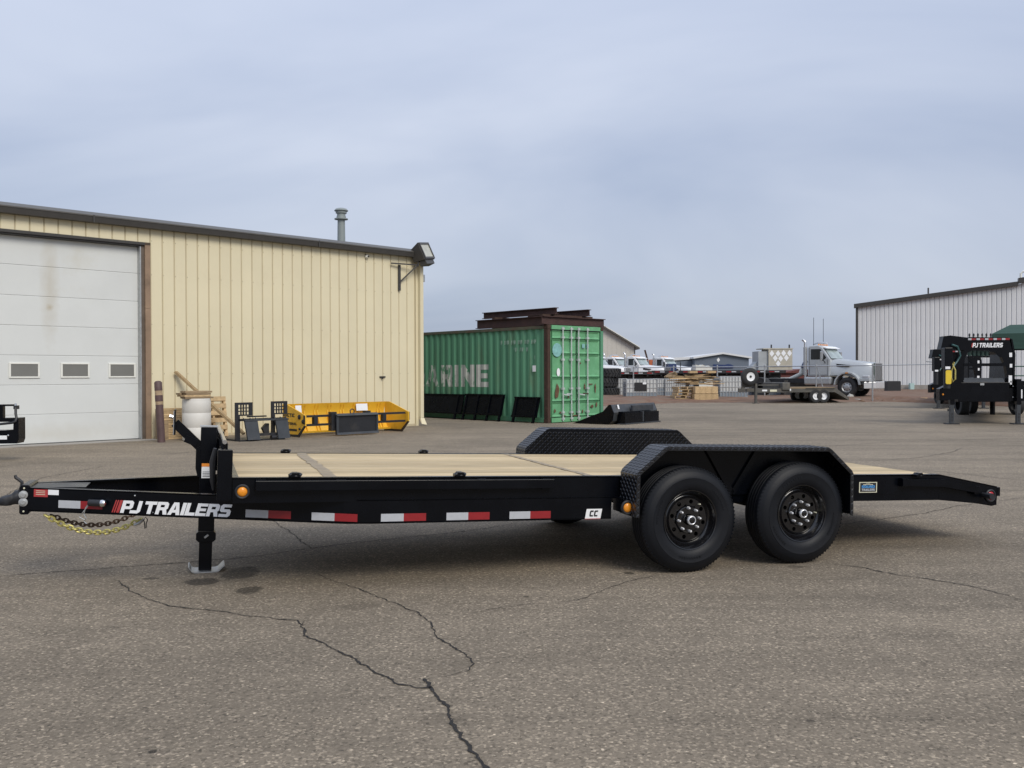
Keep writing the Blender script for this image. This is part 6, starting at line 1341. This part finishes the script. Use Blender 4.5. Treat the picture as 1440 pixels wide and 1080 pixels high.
# ================================================================== GOOSENECK TRAILERS AT THE RIGHT
def gooseneck(label):
    # local: x right, y away, 1 unit = 1 m ; origin under the left jack
    o = thing('gooseneck_trailer', label, 'trailer', group='gooseneck trailers parked at the right')
    outer = [(.25, 1.75), (.42, 2.36), (.60, 2.42), (1.86, 2.40), (1.96, 2.34), (2.03, 1.95), (2.00, 1.0), (1.86, 1.0)]
    arch = [(1.84, 1.35), (1.78, 1.62), (1.66, 1.86), (1.5, 1.99), (1.25, 2.03), (.70, 2.05), (.52, 1.97), (.45, 1.78), (.42, 1.0), (.25, 1.0)]
    b = MB(); P_ = outer + arch; n_ = len(P_); tri = tessellate_polygon([[Vector((x_, z_, 0)) for x_, z_ in P_]])
    for yy in (0, .16): b.add([(x_, yy, z_) for x_, z_ in P_], [tuple(t) for t in tri])
    b.add([(x_, 0, z_) for x_, z_ in P_] + [(x_, .16, z_) for x_, z_ in P_], [(i, (i + 1) % n_, n_ + (i + 1) % n_, n_ + i) for i in range(n_)]); b.build('neck_plate', M_black, o)
    b = MB(); b.prism_y([(1.9, 2.38), (2.0, 2.36), (2.10, 1.95), (2.08, 1.0), (1.98, 1.0), (2.02, 1.95)], .0, 1.5); b.build('neck_side', M_black, o)
    lettering('lettering', 'PJ TRAILERS', lambda u, v: (.70 + u, -.006, 2.13 + v), M_white, o, 1.0, .125, shear=.25)
    b = MB(); b.add([(.66, -.005, 2.14), (.70, -.005, 2.14), (.73, -.005, 2.25), (.69, -.005, 2.25)], [(0, 1, 2, 3)]); b.build('red_stripe', M_redprint, o)
    for i in range(5):
        x_ = .56 + i * .275; MB().box(x_, x_ + .11, -.006, -.002, 2.335, 2.385).build('white_reflective_tape', M_tapew, o); MB().box(x_ + .11, x_ + .25, -.006, -.002, 2.335, 2.385).build('red_reflective_tape', M_taper, o)
    MB().box(.42, 1.88, -.01, .14, 1.61, 1.69).build('cross_bar', M_black, o)
    b = MB(); b.box(.22, 1.88, -.06, .7, .62, 1.16); tb = b.build('tool_box', M_black, o, bevel=.01)
    b = MB(); b.prism_x([(-.06, 1.162), (.7, 1.162), (.7, 1.28), (.06, 1.28)], .40, 1.73); b.build('tool_box_lid', M_greysteel, tb)
    MB().box(.92, 1.05, -.085, -.061, 1.08, 1.14).build('latch', M_zinc, tb)
    MB().box(1.88, 2.5, .0, .9, .64, 1.2).build('front_deck', M_black, o)
    for x_ in (2.02, 2.40):
        for z_ in (.75, 1.05): MB().lathe([(.001, -.012), (.02, -.01), (.022, 0)], 8, 'Y', (x_, -.001, z_)).build('bolt', M_zinc, o)
    for x_, m in ((0, M_matte), (1.92 - .04, M_matte)):
        xx = x_ if x_ == 0 else 2.16
        b = MB(); b.cbox(xx - .075, xx + .075, -.12, .02, .55, 1.25, .01); j = b.build('jack', M_black, o)
        MB().cbox(xx - .06, xx + .06, -.105, .005, .03, .6, .008).build('jack_leg', M_greysteel, j); MB().box(xx - .2, xx + .2, -.2, .1, 0, .03).build('jack_foot', M_matte, j)
        MB().box(xx - .14, xx - .06, -.12, -.06, .36, .42).build('jack_pin', M_matte, j)
        for z_ in (.08, .17, .26): MB().box(xx - .025, xx + .025, -.108, -.104, z_, z_ + .05).build('leg_hole', M_blackprint, j)
    # coupler column at the left with tag and chain
    b = MB(); b.box(-.42, -.16, -.5, -.22, 1.55, 2.12); b.build('coupler_top', M_black, o, bevel=.02); b = MB(); b.tube([(-.29, -.36, 1.0), (-.29, -.36, 1.6)], .11, 12); b.build('coupler_tube', M_matte, o, smooth=40)
    b = MB(); b.prism_y([(-.44, .66), (.2, .7), (.2, 1.1), (-.2, 1.08), (-.44, .98)], -.16, .1); b.build('side_bracket', M_black, o)
    MB().box(-.2, .30, -.1, .05, 1.0, 2.0).build('neck_post', M_black, o)
    b = MB(); b.prism_y([(-.42, 2.08), (-.33, 2.44), (-.1, 2.46), (.45, 2.40), (.42, 2.05)], -.2, .1); b.build('neck_head', M_black, o)
    b = MB(); b.cbox(-.40, -.22, -.53, -.505, 1.12, 1.5, .03); b.build('yellow_tag', M_tagy, o); MB().box(-.41, -.26, -.53, -.505, 1.53, 1.60).build('white_label', M_white, o)
    b = MB(); b.tube([(-.15, -.4, 1.68), (-.05, -.42, 1.5), (-.05, -.42, 1.25), (-.13, -.42, 1.18), (-.18, -.42, 1.3), (-.17, -.42, 1.5), (-.08, -.4, 1.72)], .028, 6); b.build('chain', M_brass, o, smooth=50)
    b = MB(); b.tube([(-.1, -.3, 2.2), (.1, -.25, 2.15), (.22, -.2, 1.9), (.12, -.2, 1.75), (-.1, -.3, 1.55)], .03, 6); b.build('hose', M_teald, o, smooth=50)
    for x_, z_, w_, h_ in ((1.94, 1.92, .09, .12), (1.95, 1.62, .08, .1), (1.93, 1.25, .11, .2), (1.95, 1.15, .06, .1), (2.24, .84, .04, .24)): MB().box(x_ - w_ / 2, x_ + w_ / 2, -.016, -.012, z_ - h_ / 2, z_ + h_ / 2).build('decal', M_white, o) if x_ < 2.1 else MB().box(x_ - w_ / 2, x_ + w_ / 2, -.13, -.125, z_ - h_ / 2, z_ + h_ / 2).build('decal', M_white, o)
    MB().lathe([(.001, -.02), (.025, -.015), (.03, 0)], 10, 'Y', (-.33, -.161, .83)).build('marker_light', M_amber, o)
    # deck and wheels behind
    MB().prism_z([(.4, .8), (2.5, .8), (6.4, 8.5), (4.2, 8.5)], .7, .95).build('deck', M_black, o)
    for y in (6.0, 6.9):
        for x_ in (3.0 + (y - 6) * .9, 5.2 + (y - 6) * .5):
            b = MB(); b.lathe([(.2, 0), (.34, .0), (.36, .03), (.36, .26), (.34, .29), (.2, .29)], 24, 'X', (x_, y, .36)); b.build('wheel', M_trr, o, smooth=35)
    b = MB(); b.beam((2.3, .2, 1.02), (2.95, .1, 1.3), .06, .1); b.build('ramp_arm', M_black, o); b = MB(); b.beam((2.05, .1, 1.25), (2.5, .0, 1.02), .06, .08); b.build('ramp_arm', M_black, o)
    return o
M_tagy = mat('yellow_document_tube', (.7, .5, .03), rough=.45, var=.06); M_teald = mat('dark_teal_hose', (.03, .09, .09), rough=.5, var=.1)
g1 = gooseneck('black gooseneck trailer with yellow tag tube and arched neck plate'); g1.location = G(1337, 596.3); g1.rotation_euler = (0, 0, radians(-5)); g1.scale = (.82, 1, 1)
g2 = copy_tree(g1)
for ch in list(g2.children):
    if ch.name.startswith(('yellow_tag', 'chain')): bpy.data.objects.remove(ch)
g2['group'] = g1['group']; g2['label'] = 'black gooseneck trailer parked behind the one with the arched neck'; p = G(1319, 574.5); g2.location = (p.x, p.y, 0); g2.rotation_euler = (0, 0, radians(-2)); g2.scale = (.82, 1, .97)
# gas cylinders on the trailer behind
M_gcyl = mat('green_gas_cylinder', (.02, .045, .036), rough=.45, var=.12)
gb = D(1378, 500, 31.5)
rk = thing('cylinder_rack', 'steel rack holding the row of green gas cylinders', 'rack', (gb.x, gb.y, 0)); 
MB().box(-.5, .5, -.16, .2, 1.95, 2.0).build('base', M_black, rk)
for q_ in (-.46, .42): MB().box(q_, q_ + .05, -.1, .15, 0, 1.95).build('leg', M_black, rk)
MB(); MB().box(-.5, .5, -.17, -.14, 2.2, 2.25).build('rail', M_black, rk)
for i in range(6):
    o = thing('gas_cylinder', 'slim green gas cylinder standing in the rack row', 'gas cylinder', (gb.x - .36 + i * .145, gb.y, 2.005), 0, 'gas cylinders in the rack')
    b = MB(); b.lathe([(.001, 0), (.062, 0), (.066, .03), (.066, .50), (.05, .60), (.022, .65), (.022, .68)], 16, 'Z'); b.build('body', M_gcyl, o, smooth=40); b = MB(); b.lathe([(.03, .68), (.03, .74), (.015, .76), (.001, .78)], 10, 'Z'); b.build('valve', M_matte, o)
# green canopy shelter
M_can = mat('dark_green_canvas', (.022, .06, .045), rough=.75, var=.2, scale=2, stretch=(.3, 1, 5)); M_gpipe = mat('green_pipe', (.04, .11, .075), rough=.5, var=.1)
p = D(1395, 545, 40); cn = thing('canopy_shelter', 'green fabric canopy shelter on green pipe frame', 'canopy', (p.x, p.y, 0), radians(-27))
b = MB(); b.add([(0, 0, 2.45), (5, 0, 2.45), (5, 3, 2.45), (0, 3, 2.45), (.0, 0, 3.12), (5, 0, 3.12), (5, 3, 3.12), (0, 3, 3.12), (.7, .8, 3.52), (5, .8, 3.55), (5, 2.2, 3.55), (.7, 2.2, 3.52)], [(0, 1, 5, 4), (3, 0, 4, 7), (2, 3, 7, 6), (4, 5, 9, 8), (7, 4, 8, 11), (6, 7, 11, 10), (8, 9, 10, 11)]); b.build('fabric', M_can, cn, smooth=25)
for x_ in (.05, 2.2, 4.4):
    for y in (.05, 2.95): b = MB(); b.tube([(x_, y, 0), (x_, y, 2.5)], .04, 8); b.build('post', M_gpipe, cn, smooth=40)
for z_ in (.5, .9, 1.3, 1.7): b = MB(); b.tube([(.05, .05, z_), (4.4, .05, z_)], .028, 6); b.build('rail', M_gpipe, cn, smooth=40)
for x_ in (.75, 1.45): b = MB(); b.tube([(x_, .05, .3), (x_, .05, 1.75)], .022, 6); b.build('upright', M_gpipe, cn)
# ================================================================== RUBBLE ALONG THE DIRT EDGE
M_stone = mat('grey_rubble', (.24, .22, .19), rough=.9, var=.3, scale=6); rg = random.Random(9)
def lump(px, py, sx, sy, sz, m, name, label, cat, group=None):
    b = MB(); bm = bmesh.new(); bmesh.ops.create_icosphere(bm, subdivisions=2, radius=1); vs_ = [v.co * rg.uniform(.8, 1.15) for v in bm.verts]; b.add([(v.x * sx, v.y * sy, max(-.3, v.z) * sz + sz * .3) for v in vs_], [[v.index for v in f.verts] for f in bm.faces]); bm.free()
    p = G(px, py); o = b.build(name, m); o.location = p; tag(o, label, cat, group); return o
lump(1196, 562, .22, .2, .32, M_tarp, 'plastic_bag', 'crumpled white bag lying at the trailer ramp end', 'bag')
for i in range(26):
    px = rg.uniform(1105, 1330); lump(px, 564 + rg.uniform(-2.0, 1.0), rg.uniform(.06, .22), rg.uniform(.06, .2), rg.uniform(.04, .12), M_stone if rg.random() < .6 else M_dirt, 'rubble_lump', 'small lump of rubble along the dirt edge', 'rubble', 'rubble along the dirt edge')
for k, (px, py, L_, a) in enumerate(((1167, 564.5, .5, .2), (1290, 562, .5, -.5), (1306, 564.5, .8, .1), (1186, 562.5, .4, .9), (1320, 563.5, .5, .3))):
    p = G(px, py); b = MB(); b.box(-L_ / 2, L_ / 2, -.06, .06, 0, .08 if k != 2 else .16); o = b.build('timber_offcut', M_woodd if k not in (1, 2) else M_wood, None); o.location = p + Vector((0, 0, .03)); o.rotation_euler = (0, -.25 if k == 1 else 0, a)
    tag(o, ('short timber offcut near the white trailer wheels', 'pale timber offcut tilted on the dirt edge', 'thick pale timber block by the black gooseneck', 'small timber offcut beside the white bag', 'timber offcut under the black gooseneck bracket')[k], 'timber')
